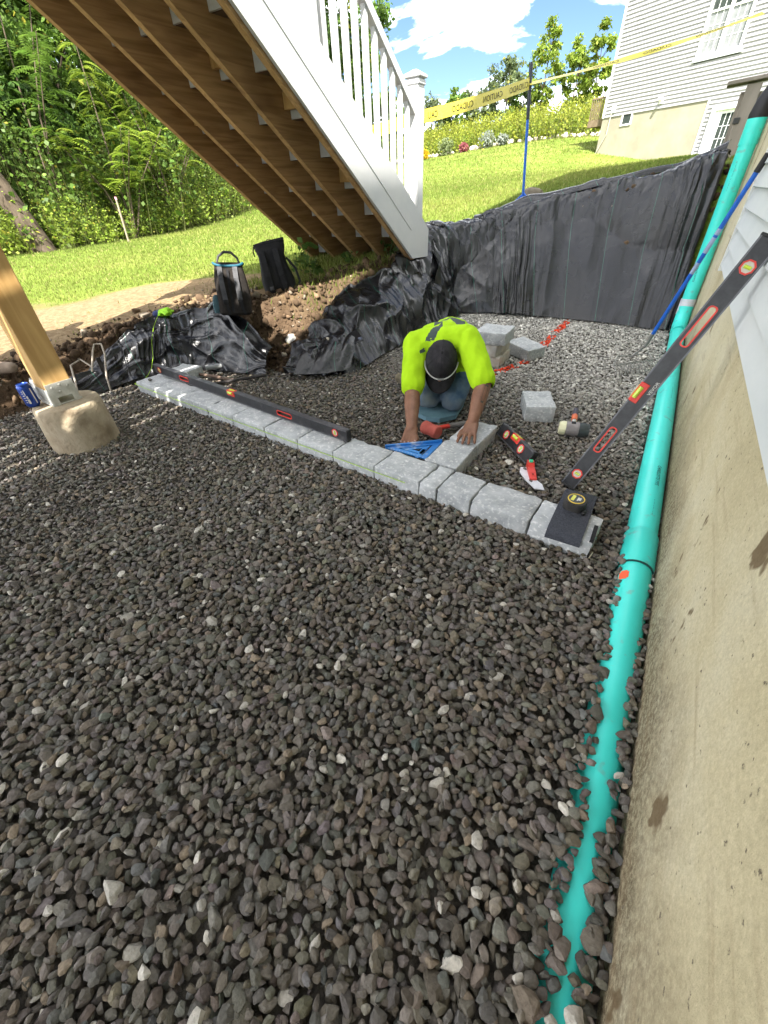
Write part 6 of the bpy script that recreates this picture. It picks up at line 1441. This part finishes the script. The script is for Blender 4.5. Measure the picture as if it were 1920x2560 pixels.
# drink cans on the pier
def can(label, loc, cols, rz=0, text=None):
    t_ = thing('drink_can', label, 'can', loc, rot=(0, 0, rz))
    b_ = MB().lathe([(.020, 0), (.026, .002), (.0325, .012), (.033, .016), (.033, .104), (.031, .111), (.0265, .118), (.0275, .121), (.0265, .1225), (.024, .119)], 28).obj('body', cols[0], t_, smooth=True)
    MB().lathe([(.0262, .1165), (.0262, .1185), (.001, .1186)], 28).obj('lid', ZINC, t_)
    if text:
        r = .0336; mb = MB()
        for z0, z1, a0, a1 in ((.098, .070, -.42, -.30), (.066, .052, -.40, -.16), (.048, .024, -.42, -.14), (.092, .088, -.75, -.50), (.082, .078, -.80, -.52), (.070, .066, -.78, -.50), (.058, .054, -.80, -.55), (.046, .042, -.76, -.5), (.034, .030, -.8, -.52)):
            mb.add([(math.cos(a) * r, math.sin(a) * r, z) for a, z in ((a0, z0), (a1, z0), (a1, z1), (a0, z1))], [(0, 1, 2, 3)])
        mb.obj('printed_lettering', INKW, t_)
    for a0, w_, z0, z1 in ((.55, .20, .02, .10),):
        mb = MB(); 
        for k in range(4):
            a, b = a0 + w_ * k / 4, a0 + w_ * (k + 1) / 4; r = .0335; mb.add([(math.cos(a) * r, math.sin(a) * r, z0), (math.cos(b) * r, math.sin(b) * r, z0), (math.cos(b) * r, math.sin(b) * r, z1), (math.cos(a) * r, math.sin(a) * r, z1)], [(0, 1, 2, 3)])
        mb.obj('stripe', cols[1], t_)
    return t_
can('blue drink can standing on the concrete pier', (-2.752, .778, .2475), (noise_mat('blue_can', (.008, .035, .22), (.015, .06, .33), 6, .3, 0, 1, .5, metal=.4), INKW), -.3, 'ULTRA')
can('white and black drink can behind the blue one', (-2.795, .860, .2480), (noise_mat('white_can', (.35, .36, .36), (.50, .50, .50), 6, .35, 0, 1, .5, metal=.3), INK), .4)
# bent wire, buried rod and conduit
WIR = plain('pale_rusty_wire', (.36, .31, .25), .7)
tag(MB().tube([(-3.30, 1.20, .06), (-3.42, 1.27, .12), (-3.50, 1.32, .20), (-3.50, 1.40, .22), (-3.42, 1.42, .17), (-3.36, 1.38, .16), (-3.40, 1.46, .27), (-3.42, 1.50, .31), (-3.38, 1.53, .31), (-3.33, 1.50, .25), (-3.27, 1.42, .13), (-3.24, 1.39, .03)], .0065, 8).obj('bent_wire', WIR, smooth=True), 'stiff pale bent wire sticking out behind the pier', 'wire')
DK = plain('dark_rod', (.035, .030, .028), .7)
tag(MB().tube([(-2.945, 1.945, .022), (-2.76, 1.955, .026), (-2.575, 1.965, .024)], .012, 8).obj('steel_rod', noise_mat('rusty_rod', (.12, .08, .06), (.20, .14, .10), 12, .8)), 'rusty steel rod on the gravel behind the long level', 'rod')
tag(MB().tube([(-2.70, 1.795, .022), (-2.58, 1.93, .030), (-2.43, 2.155, .026)], .0115, 8).obj('black_tube', DK, smooth=True), 'black plastic tube crossing the rusty rod', 'tube')
cdt = thing('conduit_pipe', 'blue-grey plastic conduit end poking out below the fabric', 'pipe', (-2.90, 2.06, .05))
MB().tube([(-2.955, 2.02, .045), (-2.86, 2.14, .050)], .020, 12).obj('grey_section', plain('grey_conduit', (.24, .25, .25), .5), cdt, smooth=True, off=cdt.location)
MB().tube([(-2.86, 2.14, .050), (-2.775, 2.245, .055)], .017, 12).obj('blue_section', plain('blue_conduit', (.10, .20, .30), .5), cdt, smooth=True, off=cdt.location)
tag(MB().box((-3.405, 1.475, .14), (.012, .03, .17), Matrix.Identity(4), bev=.002).obj('plastic_stake', DK), 'thin black plastic stake in the gathered fabric', 'stake')
# weeds rooted at the stair foot
def weed(label, base, h, n, seed, ls):
    rg = np.random.default_rng(seed); bx, by = base; z0 = float(terr(bx, by)); t_ = thing('weed_plant', label, 'plant', (bx, by, z0 - .01), group='weeds at the stair foot'); P, mb = [], MB()
    for s_ in range(3):
        a = rg.uniform(0, 6.28); tip = V3((math.cos(a) * h * .3, math.sin(a) * h * .3, h * rg.uniform(.6, 1))); mb.tube([(0, 0, 0), tip * .5 + V3((0, 0, h * .1)), tip], [.004, .003, .0015], 5)
        for k in range(n): P.append(list(tip * rg.uniform(.25, 1.0) + V3(rg.normal(0, .012, 3))))
    V, F_, cc = leaf_quads(np.array(P), np.full(len(P), ls), rg, ((.05, .10, .02), (.10, .17, .035)), .1); np_mesh('leaves', V, F_, LEAF, cc, parent=t_); mb.obj('stem', LEAFST, t_)
LEAFST = plain('green_stem', (.09, .13, .04), .8)
weed('broad-leaved weed left of the stringer feet', (-3.20, 3.66, ), .26, 6, 61, .10); weed('broad-leaved weed beside the black backpack', (-2.85, 3.35), .20, 6, 62, .09); weed('leafy weed between the stair stringers and skirt', (-2.42, 4.02), .22, 10, 63, .05)
weed('feathery weed at the foot of the white skirt board', (-2.18, 3.98), .16, 12, 64, .04); weed('small leafy weed under the middle stringer', (-2.72, 3.75), .14, 10, 65, .05); weed('thin upright weed behind the black backpack', (-3.05, 3.35), .30, 9, 66, .04)
